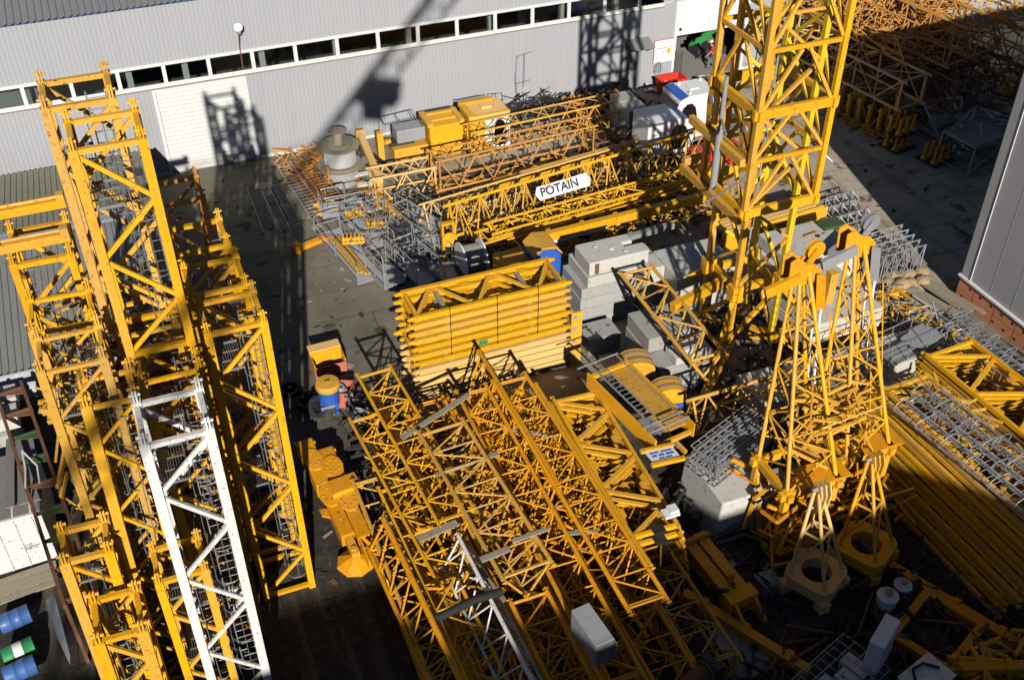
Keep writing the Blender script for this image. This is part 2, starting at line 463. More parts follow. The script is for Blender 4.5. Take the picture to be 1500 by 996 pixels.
# half raised gate
gt = MB(); z = 2.72
while z < GZ-.01:
    dz = min(.5, GZ-z); gt.box2((GX0+.12, WY+.05, z), (GX1-.12, WY+.1, z+dz-.008)); z += dz
gt.box2((GX0+.12, WY+.101, 2.72), (GX1-.12, WY+.12, GZ))
gto = wpart(gt, 'raised_gate', M['clean_white'])
gf = MB(); gf.box2((GX0-.06, WY-.07, 0), (GX0+.118, WY+.16, GZ)); gf.box2((GX1-.118, WY-.07, 0), (GX1+.06, WY+.16, GZ)); gf.box2((GX0-.06, WY-.07, GZ+.001), (GX1+.06, WY+.04, GZ+.1))
wpart(gf, 'gate_frame', M['frame_white'], gto)
gl = MB(); gl.box2((GX0+.3, WY+.035, 2.98), (GX0+.46, WY+.049, 3.16)); wpart(gl, 'gate_latch', M['dark'], gto)

# things on the warehouse wall
nb = thing('notice_board', 'white notice board with a red edge and dark writing beside the steel door', 'notice board', (28.42, WY-.06, 1.35))
b = MB(); b.box2((.03, -.02, .03), (1.24, 0.0, 1.33)); b.build('board', M['clean_white'], nb)
b = MB(); b.box2((0, -.028, 0), (.028, 0, 1.36)); b.box2((0.03, -.028, 1.332), (1.24, 0, 1.36)); b.build('edge_strip', M['red'], nb)
for i, (s, z) in enumerate((('_'*17, 1.12), ('- - = -- - - == -', .84), ('_'*16, .62), ('-  -  --', .33))):
    pass
b = MB()
for z, x0, x1, t in ((1.12,.08,1.18,.012), (.86,.10,.42,.03), (.86,.46,.76,.03), (.86,.80,.92,.03), (.86,.96,1.1,.03), (.6,.08,1.16,.012), (.34,.16,.28,.02), (.34,.36,.42,.03), (.2,.3,.44,.02)):
    b.box2((x0, -.024, z-t/2), (x1, -.0205, z+t/2))
b.build('writing', M['blackink'], nb)
b = MB(); b.prism([(.80,-.03,.78),(1.1,-.03,.78),(.92,-.03,.40)], (0,-.01,0)); b.build('yellow_pennant', M['yellow'], nb)
hb = MB()
def net_bag(mb, c, r, h):
    for k in range(10):
        a = k*2*PI/10
        mb.path([V(c)+V((r*.35*math.cos(a), r*.35*math.sin(a), h)), V(c)+V((r*.95*math.cos(a), r*.6*math.sin(a), h*.6)), V(c)+V((r*math.cos(a), r*.6*math.sin(a), h*.2)), V(c)+V((r*.8*math.cos(a), r*.5*math.sin(a), 0))], .008, 4)
    for z, q in ((0,.8),(.2,1),(.4,1),(.6,.95),(.8,.7)):
        mb.path([V(c)+V((r*q*math.cos(a*PI/6), r*q*.6*math.sin(a*PI/6), h*z)) for a in range(13)], .007, 4)
net_bag(hb, (0,0,0), .24, .62)
o = hb.build('wire_basket', M['galv']); o.location = (28.72, WY-.22, .86); tag(o, 'round wire basket hung on the wall under the white notice board', 'basket')
hb = MB()
for k in range(16):
    a = k*2*PI/16; hb.path([(.2*math.cos(a+j*.35)*(1+.12*math.sin(j*2.1)), .2*math.sin(a+j*.35)*(1+.12*math.sin(j*2.1)), j*.19) for j in range(11)], .007, 4)
o = hb.build('mesh_roll', M['dark']); o.location = (29.95, WY-.25, .03); tag(o, 'upright roll of dark wire mesh leaning at the open gate', 'wire mesh')
# flood lamp
lm = thing('flood_lamp', 'round white flood lamp on a rusty pole above the window ribbon', 'lamp', (5.95, WY-.12, 5.45))
b = MB(); b.path([(0,0,-.5),(0,-.02,.6),(.02,-.3,1.2),(0,-.55,1.62)], .028); b.build('pole', M['rust'], lm)
b = MB(); b.lathe([(.02,-.16),(.13,-.14),(.21,-.04),(.22,.05),(.19,.1),(0,.12)], (0,0,0), 20)
o = b.build('lamp_head', M['clean_white'], lm); o.location = (0,-.62,1.76); o.rotation_euler = (1.0,0,.2)
b = MB(); b.box2((-.09,-.1,-.3),(.09,.1,-.1)); o = b.build('gear_box', M['galv'], lm); o.location = (0,-.55,1.75)
# thin bent pipe standing on the wall
b = MB()
b.path([(0,0,0),(-.04,0,1.0),(.05,0,2.1),(.85,-.05,2.25)], .016); b.path([(.42,0,.3),(.46,0,2.15)], .014); b.path([(-.02,0,.55),(.8,0,.65)], .012)
o = b.build('bent_pipe_stand', M['dark']); o.location = (20.05, WY-.35, 1.2); tag(o, 'thin bent pipe frame leaning upright against the warehouse wall', 'pipe frame')

# ------------------------------------------------------------------ low shed, left
sd_ = thing('low_shed', 'low shed with an olive corrugated roof and a pale ridge strip before the warehouse', 'shed', (-10, 41.3, 0))
def shed_roof(y0, z0, y1, z1, mat):
    b = MB(); corrugated(b, -30, .75, 0, 1, 0, .24, .045)
    b.v = [(x+10, (y0 if z == 0 else y1)-41.3, (z0 if z == 0 else z1)-y) for x, y, z in b.v]
    b.build('roof', mat, sd_)
shed_roof(41.62, 3.4, 48.4, 2.6, M['shed_roof']); shed_roof(41.58, 3.4, 33.6, 2.55, M['shed_roof_grey'])  # both slopes are one roof; their difference in sunlight is put into the colours
b = MB(); b.prism([(-20, -.3, 2.08+1.39), (-20, .3, 2.14+1.36), (-20, .62, 2.08+1.34), (-20, -.1, 2.08+1.44)], (30.75, 0, 0))
b.build('ridge_strip', M['grey'], sd_)
b = MB(); b.box2((-20, -7.25, 0), (10.6, 6.6, 2.4)); b.build('wall', M['shed_roof_grey'], sd_)
b = MB(); b.prism([(-20,-7.75,2.50),(-20,-8.3,1.75),(-20,-8.25,1.75),(-20,-7.7,2.53)], (30.75,0,0)); b.build('eaves_sheet', M['grey'], sd_)

# ------------------------------------------------------------------ plain grey building, right
tb = thing('grey_building', 'smooth grey panel building corner with an orange insulated plinth at the right', 'building', (30.95, 27.5, 0))
b = MB(); b.box2((0, -45, 1.15), (30, 0, 12.4)); b.build('wall', M['tower_grey'], tb)
b = MB(); b.box2((-.03,-.5,1.151),(.0-.003,.03,12.4)); b.box2((0,.003,1.151),(.5,.03,12.4)); b.build('corner_trim', M['tower_grey'], tb)
b = MB(); b.tube((-.045,-.52,1.16),(-.045,-.52,12.4),.02); b.build('corner_seam', M['clean_white'], tb)
b = MB(); b.box2((-.12, -45, 1.06), (.25, .12, 1.149)); b.build('drip_ledge', M['clean_white'], tb)
M['insul'] = paint('orange_insulation_board', (.62,.25,.125), dirt=(.3,.1,.05), amount=.4, rough=.9, var=.02)
b = MB(); b.box2((-.03, -45, 0), (.3, .03, 1.055)); pl = b.build('plinth', M['insul'], tb)
b = MB()
for i in range(60):
    for j, z in enumerate((.25, .8)):
        y = -.35-i*.62-(.31 if j else 0); b.box2((-.045, y-.05, z-.05), (-.0305, y+.05, z+.05))
b.build('fixing_plate', M['dark'], pl)
b = MB()
for i in range(40): b.box2((-.036, -.9-i*1.2, .01), (-.0305, -.885-i*1.2, 1.04))
b.box2((-.036, -45, .52), (-.0305, -.02, .528)); b.build('board_joint', M['rust'], pl)

b = MB()
for i in range(36): b.box2((-.008, -1.6-i*1.2, 1.151), (-.0005, -1.588-i*1.2, 12.38))
b.build('panel_joint', M['grey'], tb)

# building behind the camera whose roof edge shades the near part of the yard
sb = thing('south_building', 'tall grey hall behind the viewer whose roof edge shades the near yard', 'building', (0, -28.5, 0))
b = MB(); b.box2((-70, -20, 0), (60, 10.2, 20.0)); b.build('wall', M['tower_grey'], sb)
b = MB(); b.box2((-70.3, -20.3, 20.003), (60.3, 10.2, 20.15)); b.build('roof', M['roofing'], sb)

# ------------------------------------------------------------------ lattice library
_lat = {}
def lattice_parts(L, chords, faces, paint_, npan, cr, br, shape='tube', lug=.0, ends=True, seg=6, bshape='tube', nseed=0):
    """chords: list of (y,z); faces: list of (i,j,style); returns [(part name, mesh)]"""
    key = (round(L,3), tuple(chords), tuple(faces), paint_, npan, cr, br, shape, lug, ends, bshape)
    if key in _lat: return _lat[key]
    mat = M[paint_]; out = []
    def P3(i, t): return V((t*L, chords[i][0], chords[i][1]))
    for i, (y, z) in enumerate(chords):
        mb = MB()
        r = cr[i] if isinstance(cr, (list, tuple)) else cr
        if shape == 'box': mb.bar((0,y,z), (L,y,z), r*2, r*2)
        elif shape == 'angle':
            sy = -1 if y > 0 else 1; sz = -1 if z > sum(c[1] for c in chords)/len(chords) else 1
            mb.box2((0,y,z), (L, y+sy*r*2, z+sz*.025)); mb.box2((0, y, z+sz*.0255), (L, y+sy*.025, z+sz*r*2))
        else: mb.tube((0,y,z), (L,y,z), r, 8)
        if lug:
            for s, x in ((-1, 0), (1, L)):
                for d in ((-.3, .3) if shape != 'tube' else (0,)):
                    yy = y+d*r
                    mb.prism([(x, yy-.02, z-r*.9), (x+s*lug*.8, yy-.02, z-r*.8), (x+s*lug, yy-.02, z), (x+s*lug*.8, yy-.02, z+r*.8), (x, yy-.02, z+r*.9)], (0,.04,0))
                mb.tube((x+s*lug*.6, y-r*1.2, z), (x+s*lug*.6, y+r*1.2, z), r*.35, 8)
        out.append(('chord', mb.mesh('chord', mat)))
    def brace(mb, a, b, q=1.0):
        if bshape == 'box': mb.bar(a, b, br*2*q, br*1.4*q)
        else: mb.tube(a, b, br*q, seg, caps=False)
    for i, j, style in faces:
        mb = MB(); e = .02
        if style == 'Z':       # Warren zigzag
            for k in range(npan):
                a, b = (i, j) if k % 2 == 0 else (j, i)
                brace(mb, P3(a, e+(1-2*e)*k/npan), P3(b, e+(1-2*e)*(k+1)/npan))
        elif style == 'W':     # two braces per panel to one node, posts absent
            for k in range(npan):
                t0, t1 = k/npan, (k+1)/npan; tm = (t0+t1)/2
                brace(mb, P3(i, t0), P3(j, tm)); brace(mb, P3(j, tm), P3(i, t1))
        elif style == 'N':     # post and one diagonal
            for k in range(npan+1):
                t = e+(1-2*e)*k/npan
                brace(mb, P3(i, t), P3(j, t), .9)
                if k < npan: 
                    t2 = e+(1-2*e)*(k+1)/npan
                    brace(mb, P3(i if k % 2 else j, t), P3(j if k % 2 else i, t2))
        elif style == 'X':
            for k in range(npan):
                t, t2 = e+(1-2*e)*k/npan, e+(1-2*e)*(k+1)/npan
                brace(mb, P3(i, t), P3(j, t2)); brace(mb, P3(j, t), P3(i, t2)); brace(mb, P3(i, t), P3(j, t), .8)
            brace(mb, P3(i, 1-e), P3(j, 1-e), .8)
        out.append(('lacing', mb.mesh('lacing', mat)))
    if ends:
        for t in (.012, .988):
            mb = MB()
            for i, j, s in faces:
                if bshape == 'box': mb.bar(P3(i, t), P3(j, t), br*2.4, br*2.4, up=(1,0,0))
                else: mb.tube(P3(i, t), P3(j, t), br*1.35, seg)
            out.append(('end_frame', mb.mesh('end_frame', mat)))
    _lat[key] = out
    return out

def lattice(name, label, cat, group, A, B, chords, faces, paint_, npan, cr, br, roll=0.0, yaxis=None, **kw):
    """lattice section whose local x runs from A to B; chord offsets are (y, z) in its own frame"""
    A = V(A); B = V(B); L = (B-A).length
    up = (0,0,1)
    m = axes(A, B-A, yaxis)
    if roll: m = m @ Matrix.Rotation(roll, 4, 'X')
    t = thing(name, label, cat, group=group, m=m)
    for nm, me in lattice_parts(round(L, 3), tuple(chords), tuple(faces), paint_, npan, cr, br, **kw): link_mesh(nm, me, t)
    return t

def square(w, h=None):
    h = w if h is None else h
    return ((-w/2, 0), (w/2, 0), (w/2, h), (-w/2, h))
SQF = lambda s='Z': ((0,1,s), (1,2,s), (2,3,s), (3,0,s))
def tri_up(w, h): return ((-w/2, 0), (w/2, 0), (0, h))
def tri_dn(w, h): return ((-w/2, h), (w/2, h), (0, 0))
TRF = lambda s='W', b='Z': ((0,2,s), (1,2,s), (0,1,b))

_lad = {}
def ladder_mesh(L, w, mat, rung=.28, r=.02, rr=.012, box=False):
    key = (round(L,2), w, mat, rung, r, box)
    if key in _lad: return _lad[key]
    mb = MB()
    for s in (-1, 1):
        if box: mb.bar((0, s*w/2, 0), (L, s*w/2, 0), .03, .07)
        else: mb.tube((0, s*w/2, 0), (L, s*w/2, 0), r, 5)
    for k in range(int(L/rung)): mb.tube((.12+k*rung, -w/2, 0), (.12+k*rung, w/2, 0), rr, 4, caps=False)
    _lad[key] = mb.mesh('ladder', M[mat]); return _lad[key]
def hoop_mesh(L, w, mat, step=.8, flat=1.0):
    key = ('h', round(L,2), w, mat, step, flat)
    if key in _lad: return _lad[key]
    mb = MB(); n = max(2, int(L/step)+1)
    arc = [(w*.5*math.cos(a)*1.15, w*.75+w*.75*-math.cos(a*0)*0+w*.62*math.sin(a)) for a in [PI*(-.15+1.3*q/10) for q in range(11)]]
    arc = [(-w/2, 0)]+[(p, q-.15*w) for p, q in arc[::-1]]+[(w/2, 0)]
    for k in range(n): mb.path([(.2+k*(L-.4)/(n-1), p, q*flat) for p, q in arc], .014, 4)
    for j in (3, 6, 9): mb.tube((.2, arc[j][0], arc[j][1]*flat), (L-.2, arc[j][0], arc[j][1]*flat), .011, 4, caps=False)
    _lad[key] = mb.mesh('safety_hoops', M[mat]); return _lad[key]

def grating_mesh(w, d, mat):
    key = ('g', round(w,2), round(d,2), mat)
    if key in _lad: return _lad[key]
    mb = MB()
    n = int(w/.06)
    for k in range(n+1): mb.box2((k*w/n-.006, 0, 0), (k*w/n+.006, d, .03))
    for k in range(4): mb.box2((0, k*d/3-.01, -.002), (w, k*d/3+.01, .034))
    for a, b in (((-.02,-.03,-.02),(w+.02,-.003,.05)), ((-.02,d+.003,-.02),(w+.02,d+.03,.05))): mb.box2(a, b)
    _lad[key] = mb.mesh('platform', M[mat]); return _lad[key]

def ladder(name, label, group, A, B, w=.4, mat='galv', side=None, hoops=False, cat='ladder', box=False):
    A = V(A); B = V(B); m = axes(A, B-A, side)
    L = (B-A).length
    if not hoops:
        o = link_mesh(name, ladder_mesh(L, w, mat, box=box), None); o.matrix_world = m; return tag(o, label, cat, group)
    t = thing(name, label, cat, group=group, m=m)
    link_mesh('rails_and_rungs', ladder_mesh(L, w, mat, box=box), t); link_mesh('safety_hoops', hoop_mesh(L, w*1.25, mat, .9, .4), t)
    return t

# a flat mast panel: two box chords, zigzag between them
def panel_parts(L, w, mat, npan=5, c=.19, tall=.2, plate=False):
    key = ('p', round(L,2), w, mat, npan, c, plate)
    if key in _lat: return _lat[key]
    out = []
    for s in (-1, 1):
        mb = MB(); y = s*w/2
        mb.bar((0,y,0), (L,y,0), c*.75, tall)
        for e, x in ((-1,0),(1,L)):
            mb.prism([(x,y-.03,-tall*.4),(x+e*.2,y-.03,-tall*.3),(x+e*.26,y-.03,0),(x+e*.2,y-.03,tall*.3),(x,y-.03,tall*.4)], (0,.06,0))
            mb.tube((x+e*.17,y-.07,0),(x+e*.17,y+.07,0),.045,8)
        for k in range(1, npan):
            x = L*k/npan; mb.prism([(x-.28,y-s*c*.375,-.012),(x+.28,y-s*c*.375,-.012),(x+.14,y-s*(c*.375+.2),-.012),(x-.14,y-s*(c*.375+.2),-.012)], (0,0,.024))
        mb.box2((L*.3,y-c*.39,-tall*.2),(L*.36,y+c*.39,tall*.18)); 
        out.append(('chord', mb.mesh('chord', M[mat])))
    mb = MB()
    for k in range(npan):
        a = (L*k/npan+.1, (-w/2 if k % 2 == 0 else w/2)*.95, 0); b = (L*(k+1)/npan-.1, (w/2 if k % 2 == 0 else -w/2)*.95, 0)
        mb.bar(a, b, .13, .09)
    out.append(('lacing', mb.mesh('lacing', M[mat])))
    for x in (.12, L-.12): mb = MB(); mb.bar((x,-w/2,0),(x,w/2,0),.12,tall*.8); out.append(('cross_bar', mb.mesh('cross_bar', M[mat])))
    _lat[key] = out
    return out
def panel(label, group, m, L, w, mat, npan=5, c=.19, tall=.2, name='flat_mast_lattice'):
    t = thing(name, label, 'crane panel', group=group, m=m)
    for nm, me in panel_parts(L, w, mat, npan, c, tall): link_mesh(nm, me, t)
    return t

def boxpart(parent, name, mat, *boxes, bevel=0):
    if name in ('brace','bracket','cross_beam','side_panel','top_frame','roof_edge') and len(boxes) > 1:
        return [boxpart(parent, name, mat, q, bevel=bevel) for q in boxes][-1]
    mb = MB()
    for a, b in boxes: mb.box2(a, b)
    return mb.build(name, M[mat] if isinstance(mat, str) else mat, parent, bevel)

# ordinals for labels
ORD = ['first','second','third','fourth','fifth','sixth','seventh','eighth','ninth','tenth','eleventh','twelfth','thirteenth','fourteenth','fifteenth','sixteenth','seventeenth','eighteenth','nineteenth','twentieth']

# ------------------------------------------------------------------ upright mast sections, left
MG = 'mast sections standing upright on the left'
def mast(label, x0, y0, z0, z1, w=1.6, d=None, mat='yellow', npan=None, cr=.098, br=.04, lean=(0,0), ladder_side='right', ladder_mat='galv_dark', plat=True, extra=0, phase=0, group=MG, lad=True):
    """upright square lattice mast: local x points up, local y east, local z south to north"""
    d = w if d is None else d
    L = z1-z0-.28
    npan = npan or max(3, round(L/(w*.88)))
    A = V((x0+w/2, y0, z0)); B = A+V((lean[0]*L, lean[1]*L, L))
    ch = square(w-2*cr, d-2*cr)
    ch = tuple((y, z+cr) for y, z in ch)
    xax = (B-A).normalized()
    # local y = east, local z = x cross y = up x east = north
    m = axes(A, xax, (1,0,0))
    t = thing('mast_section', label, 'crane mast', group=group, m=m)
    for nm, me in lattice_parts(round(L,2), ch, SQF('Z') if not phase else ((1,0,'Z'),(2,1,'Z'),(3,2,'Z'),(0,3,'Z')), mat, npan, cr, br, shape='box', lug=.28, bshape='box'): link_mesh(nm, me, t)
    if lad:
        yy = {'right': w/2-.42, 'left': -w/2+.42, 'mid': 0}[ladder_side]
        lo = link_mesh('ladder', ladder_mesh(L-.3, .42, ladder_mat, box=True), t); lo.matrix_local = Matrix.Translation((.2, yy, d*.52))
        ho = link_mesh('safety_hoops', hoop_mesh(L-.6, .6, ladder_mat, 1.25), t); ho.matrix_local = Matrix.Translation((.3, yy, d*.55)) @ Matrix.Rotation(PI, 4, 'X')
    if plat:
        for q, px in enumerate([L*.45, L*.86] if L > 6 else [L*.72]):
            g = link_mesh('platform', grating_mesh(w*.44, d*.72, ladder_mat), t)
            g.matrix_local = Matrix(((0,0,1,px),(1,0,0,-w/2+.12 if ladder_side == 'right' else .06),(0,1,0,d*.14),(0,0,0,1)))
    return t

# right-hand row
mast('tall bright yellow mast at the right front corner of the upright group', .62, 22.50, 0, 10.75, br=.05)
mast('yellow upright mast directly behind the right front corner mast, grey ladder inside', .50, 24.28, 0, 10.75, br=.05, ladder_side='left', phase=1)
mast('yellow upright mast third from the front in the row by the open yard', .40, 26.42, 0, 10.75, br=.05, ladder_side='right')
mast('brownish weathered mast nearest the white roller door, far end of its row', .20, 30.0, 0, 10.3, mat='orange', br=.05, lad=False, phase=1)
# middle row, ground tier
mast('yellow lower mast carrying the topmost bright section in the middle of the group', -1.12, 21.25, 0, 10.72, w=1.55, phase=1)
mast('yellow lower mast carrying the paler rear top section in the middle of the group', -1.45, 23.55, 0, 10.5, w=1.6)
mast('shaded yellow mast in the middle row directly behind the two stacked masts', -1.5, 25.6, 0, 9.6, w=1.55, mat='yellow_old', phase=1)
mast('old yellow mast furthest back in the middle row, near the shed', -1.6, 28.2, 0, 8.6, w=1.55, mat='yellow_old')
# middle row, top tier
mast('bright yellow top mast section standing high on another mast, grey hoop ladder inside', -1.22, 21.78, 10.75, 16.55, br=.05, ladder_side='right', npan=4)
mast('paler yellow top mast section behind the bright one, tallest of the group with rounded lugs', -1.62, 23.58, 10.55, 16.75, mat='yellow_old', br=.05, ladder_side='right', npan=4, phase=1)
# left row
mast('yellow mast at the left edge of the group standing beside the olive shed roof', -3.66, 23.45, 0, 11.25, lean=(.03,0), ladder_side='left', phase=1)
mast('yellow mast with heavy top beams at the far left rear of the group', -3.85, 27.2, 0, 10.95, w=1.66, d=2.0, lean=(.01,0), plat=False, br=.06, ladder_side='left')
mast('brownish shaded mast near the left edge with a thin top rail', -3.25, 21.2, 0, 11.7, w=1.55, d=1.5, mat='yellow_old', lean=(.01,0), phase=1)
mast('slim yellow mast just left of the white mast, its top corner lugs side by side', -2.78, 20.55, 0, 10.9, w=1.3, lean=(.035,0), cr=.12, ladder_side='right', plat=False)
# two beams across the top of the heavy left mast
for (y, z, lab) in ((27.15, 11.25, 'front of two yellow cross beams lying on top of the far left mast'), (29.1, 11.2, 'rear of two yellow cross beams lying on top of the far left mast')):
    t = thing('cross_beam', lab, 'beam', (-3.0, y, z), group='cross beams on the far left mast')
    boxpart(t, 'beam', 'yellow', ((-.95,-.1,-.13),(.95,.1,.13)))
    b = MB(); b.tube((-.9,0,.2),(.9,0,.2),.05); b.box2((-.95,-.12,.131),(-.75,.12,.3)); b.box2((.75,-.12,.131),(.95,.12,.3)); b.build('rail', M['yellow_old'], t)
# front masts
mast('short yellow mast at the lower left with grey ladder hoops above its top', -4.02, 19.75, 0, 7.05, w=1.25, d=1.3, lean=(.02,0), br=.055, cr=.12, ladder_side='right')
mast('lowest yellow mast at the bottom left of the group, gusset plates at its corners', -3.62, 17.95, 0, 6.0, w=1.25, d=1.55, lean=(.02,0), br=.055, cr=.13, phase=1, ladder_side='left')
mast('yellow mast low behind the white mast, mostly hidden by it', -1.9, 18.9, 0, 6.4, w=1.3, d=1.3, br=.05, ladder_side='right')
mast('white mast section with chipped paint standing in front of the yellow masts', -1.38, 18.8, 0, 10.9, w=1.62, d=1.7, mat='white', br=.05, cr=.11, lean=(.005,0), ladder_side='right')
# loose steel packed between the masts
def clutter(name, label, cat, mat, lo, hi, n, r, seed, lmin=.8, lmax=2.4, group=None):
    rg = random.Random(seed); mb = MB()
    lo = V(lo); hi = V(hi)
    for k in range(n):
        p = V([rg.uniform(lo[i], hi[i]) for i in range(3)])
        d = V((rg.gauss(0,1), rg.gauss(0,1), rg.gauss(0,.5))).normalized()*rg.uniform(lmin, lmax)/2
        q = p+d; p = p-d
        for e in (p, q):
            for i in range(3): e[i] = min(max(e[i], lo[i]), hi[i])
        if rg.random() < .5: mb.tube(p, q, r*rg.uniform(.7,1.2), 5)
        else: mb.bar(p, q, r*2, r*2*rg.uniform(.6,2))
    o = mb.build(name, M[mat]); o['kind'] = 'stuff'
    return tag(o, label, cat, group)
clutter('loose_braces', 'tangle of loose yellow braces packed low between the upright masts', 'braces', 'yellow_old', (-3.6,21.5,0), (.3,29,9.3), 420, .038, 3)
clutter('loose_pipes', 'tangle of loose grey pipes and ladder pieces between the upright masts', 'pipes', 'galv_dark', (-3.4,21.5,0), (.3,29,7.5), 130, .025, 4)
clutter('loose_rods', 'faded pink red frame pieces lying deep between the upright masts', 'frame pieces', 'pink', (-2.2,23,7.2), (-.2,26,8.8), 40, .05, 5)

# ------------------------------------------------------------------ container, rack, drums and boards, far left
ct = thing('white_container', 'chipped white container end with ribs and stencilled text at the left edge', 'container', (-5.15, 26.5, 0))
b = MB(); b.box2((-4.5, 0, 0), (0, 3.0, 2.35)); b.build('body', M['white'], ct)
boxpart_ = MB(); boxpart_.box2((-4.45, .06, 2.3505), (-.02, 2.98, 2.385)); boxpart_.build('roof', M['board'], ct)
b = MB()
for k in range(9): b.box2((-.30-k*.52, -.045, .1), (-.26-k*.52, -.0005, 2.25)); b.box2((-.30-k*.52, .07, 2.386), (-.24-k*.52, 2.95, 2.40))
for z in (.08, .75, 1.45, 2.2): b.box2((-4.5, -.035, z), (-.05, -.0008, z+.05))
b.build('rib', M['white'], ct)
for i, (s, z) in enumerate((('22 G 1', 1.15), ('MAX. GROSS', 1.05), ('30480 KG', .97))): text_mesh('stencil', s, .1, M['blackink'], ct, Matrix.Translation((-.62,-.004,z)) @ Matrix.Rotation(PI/2,4,'X'))
M['rack_green'] = paint('dull_green_paint', (.06,.10,.04), amount=.6, rough=.7)
rk = thing('rusty_rack', 'long rusty ladder shaped steel rack with green gusset plates beside the upright masts', 'rack', m=axes((-5.73,32.26,3.00), V((-4.14,21.93,3.00))-V((-5.73,32.26,3.00))))
RL = (V((-4.14,21.93,3.00))-V((-5.73,32.26,3.00))).length
for s in (-.42,.42): b = MB(); b.bar((0,s,0),(RL,s,0),.10,.16); b.build('rail', M['rust'], rk)
for k in range(9):
    b = MB(); x = .3+k*(RL-.5)/8; b.bar((x,-.42,0),(x,.42,0),.07,.1,); b.prism([(x+.05,-.4,-.02),(x+.05,.38,-.02),(x+.34,.38,-.02)],(0,0,.03)); b.build('gusset', M['rack_green' if k in (2,3,5,6) else 'rust'], rk)
for x in (.4, RL*.5, RL-.4):
    b = MB(); b.bar((x,-.42,-.08),(x,-.42,-3.0),.1,.1); b.bar((x,.42,-.08),(x,.42,-3.0),.1,.1); b.build('leg', M['rust'], rk)
def drum(label, c, col, band=None, rz=0.0, stand=False, r=.29, h=.88, group='drums'):
    t = thing('steel_drum', label, 'drum', c, rz, group)
    prof = [(0,0),(r-.02,0),(r,.015),(r,.29),(r+.014,.305),(r,.32),(r,.57),(r+.014,.585),(r,.60),(r,h-.015),(r-.02,h),(r-.03,h-.015),(0,h-.015)]
    b = MB()
    b.lathe([(q, z-(0 if stand else h/2)) for q, z in prof], (0,0,0 if stand else r), 28, axis='z' if stand else 'x'); b.build('barrel', M[col], t)
    if band:
        b = MB(); b.lathe([(r+.003,-.13),(r+.004,-.13),(r+.004,.13),(r+.003,.13)], (0,0,r), 28, axis='x'); b.build('label_band', M[band], t)
    return t
drum('blue drum lying on its side behind the green one at the left edge', (-6.47,24.34,0.12), 'drum_blue', rz=.18)
drum('green drum with a white band lying on its side at the left edge', (-6.38,22.99,0.20), 'drum_green', 'clean_white', rz=.18)
drum('blue drum lying on its side in front of the green one at the left edge', (-6.37,22.32,0.20), 'drum_blue', rz=.18)
for i, (u, lab) in enumerate(((10,'leftmost of the long grey boards on the container'), (24,'middle one of the long grey boards on the container'), (40,'right one of the long grey boards on the container'))):
    b = MB(); b.box2((-.13,-3.2,-.03),(.13,0,.03)); o = b.build('board', M['board']); o.location = V((-5.86+i*.28, 30.1, 2.5)); o.rotation_euler = (0,0,.04*i-.03); tag(o, lab+' roof', 'board', 'grey boards on the container')
for i, (dx, s, lab) in enumerate(((0,.9,'pale block farther from'),(.35,1,'pale block nearer to'))):
    b = MB(); b.box((0,0,.25),(1.5,.8,.5)); o = b.build('stone_block', M['concrete'], bevel=.03); o.location = (-6.3, 31.2+i*1.05, 2.3); tag(o, lab+' the grey boards behind the container', 'block', 'pale blocks behind the container')
b = MB(); b.box2((-1.2,0,0),(.3,2.4,2.28)); o = b.build('block_plinth', M['concrete_dark']); o.location = (-6.2,30.6,0); tag(o, 'dark concrete base under the pale blocks behind the container', 'block')
for i in range(4):
    b = MB(); b.box2((-1.6,-.11,-.03),(.9,.11,.03)); o = b.build('plank', M['timber']); o.location = (-6.1, 26.1-i*.24, .35-.02*i); o.rotation_euler=(0,0,.1); tag(o, ['plank against the container front, topmost','second plank down from the container front','third plank down from the container front','plank nearest the drums below the container'][i], 'plank', 'planks in front of the container')
b = MB(); b.path([(0,0,0),(.08,-.9,.02),(.05,-1.8,.05)], .03); b.path([(.0,0,0),(.42,-.9,.02),(.46,-1.75,.05)], .03)
o = b.build('bent_pole_pair', M['clean_white']); o.location = (-5.37,28.54,3.20); tag(o, 'pair of thin white poles leaning on the rusty rack', 'poles')
b = MB(); b.prism([(0,0,0),(.25,.1,.1),(.55,-2.4,.15),(.5,-2.6,.0),(.2,-1.4,-.1)],(0,0,.04)); o = b.build('steel_sheet', M['grey']); o.location = (-5.39,23.95,1.20); tag(o, 'torn grey steel sheet hanging by the rusty rack near the drums', 'sheet')

# ------------------------------------------------------------------ stack of flat mast panels, centre
DG = 'flat mast panels in the tall stack at the centre'
RZ = lambda a: Matrix.Rotation(a, 4, 'Z')
def at(x, y, z, rz=0.0): return Matrix.Translation((x, y, z)) @ RZ(rz)
rg = random.Random(11)
nD = 12
for k in range(nD):
    cream = k < 5
    z = (.26+k*.31) if k < 5 else 1.86+(k-5)*.345
    dx = rg.uniform(-.12, .12) if not cream else rg.uniform(-.05, .05)
    sx = 7.95+dx+(-.12 if k in (6,8,9) else 0)
    if k == nD-1: lab = 'bright yellow panel on top of the tall flat stack, its zigzag fully open to view'
    elif k == 0: lab = 'faded cream panel at the very bottom of the tall flat stack'
    elif cream: lab = '%s faded cream panel up from the bottom of the tall flat stack' % ORD[k]
    else: lab = '%s bright yellow panel down from the top of the tall flat stack' % ORD[nD-1-k]
    t = panel(lab, DG, at(sx, 30.33, z, .0), 5.85, 1.62, 'cream' if cream else 'yellow', 5, .2, .24 if cream else .21)
    if k >= 5:
        for x in (1.2, 4.4): boxpart(t, 'wedge', 'timber', ((x,-.78,-.235),(x+.15,.78,-.106)))
    if k == 6: boxpart(t, 'maker_plate', 'drum_green', ((2.5,-.915,-.09),(2.85,-.895,.09)))
t = thing('plate_stand', 'upright yellow plate frame standing at the right end of the tall flat stack', 'frame', (14.12, 29.5, 0))
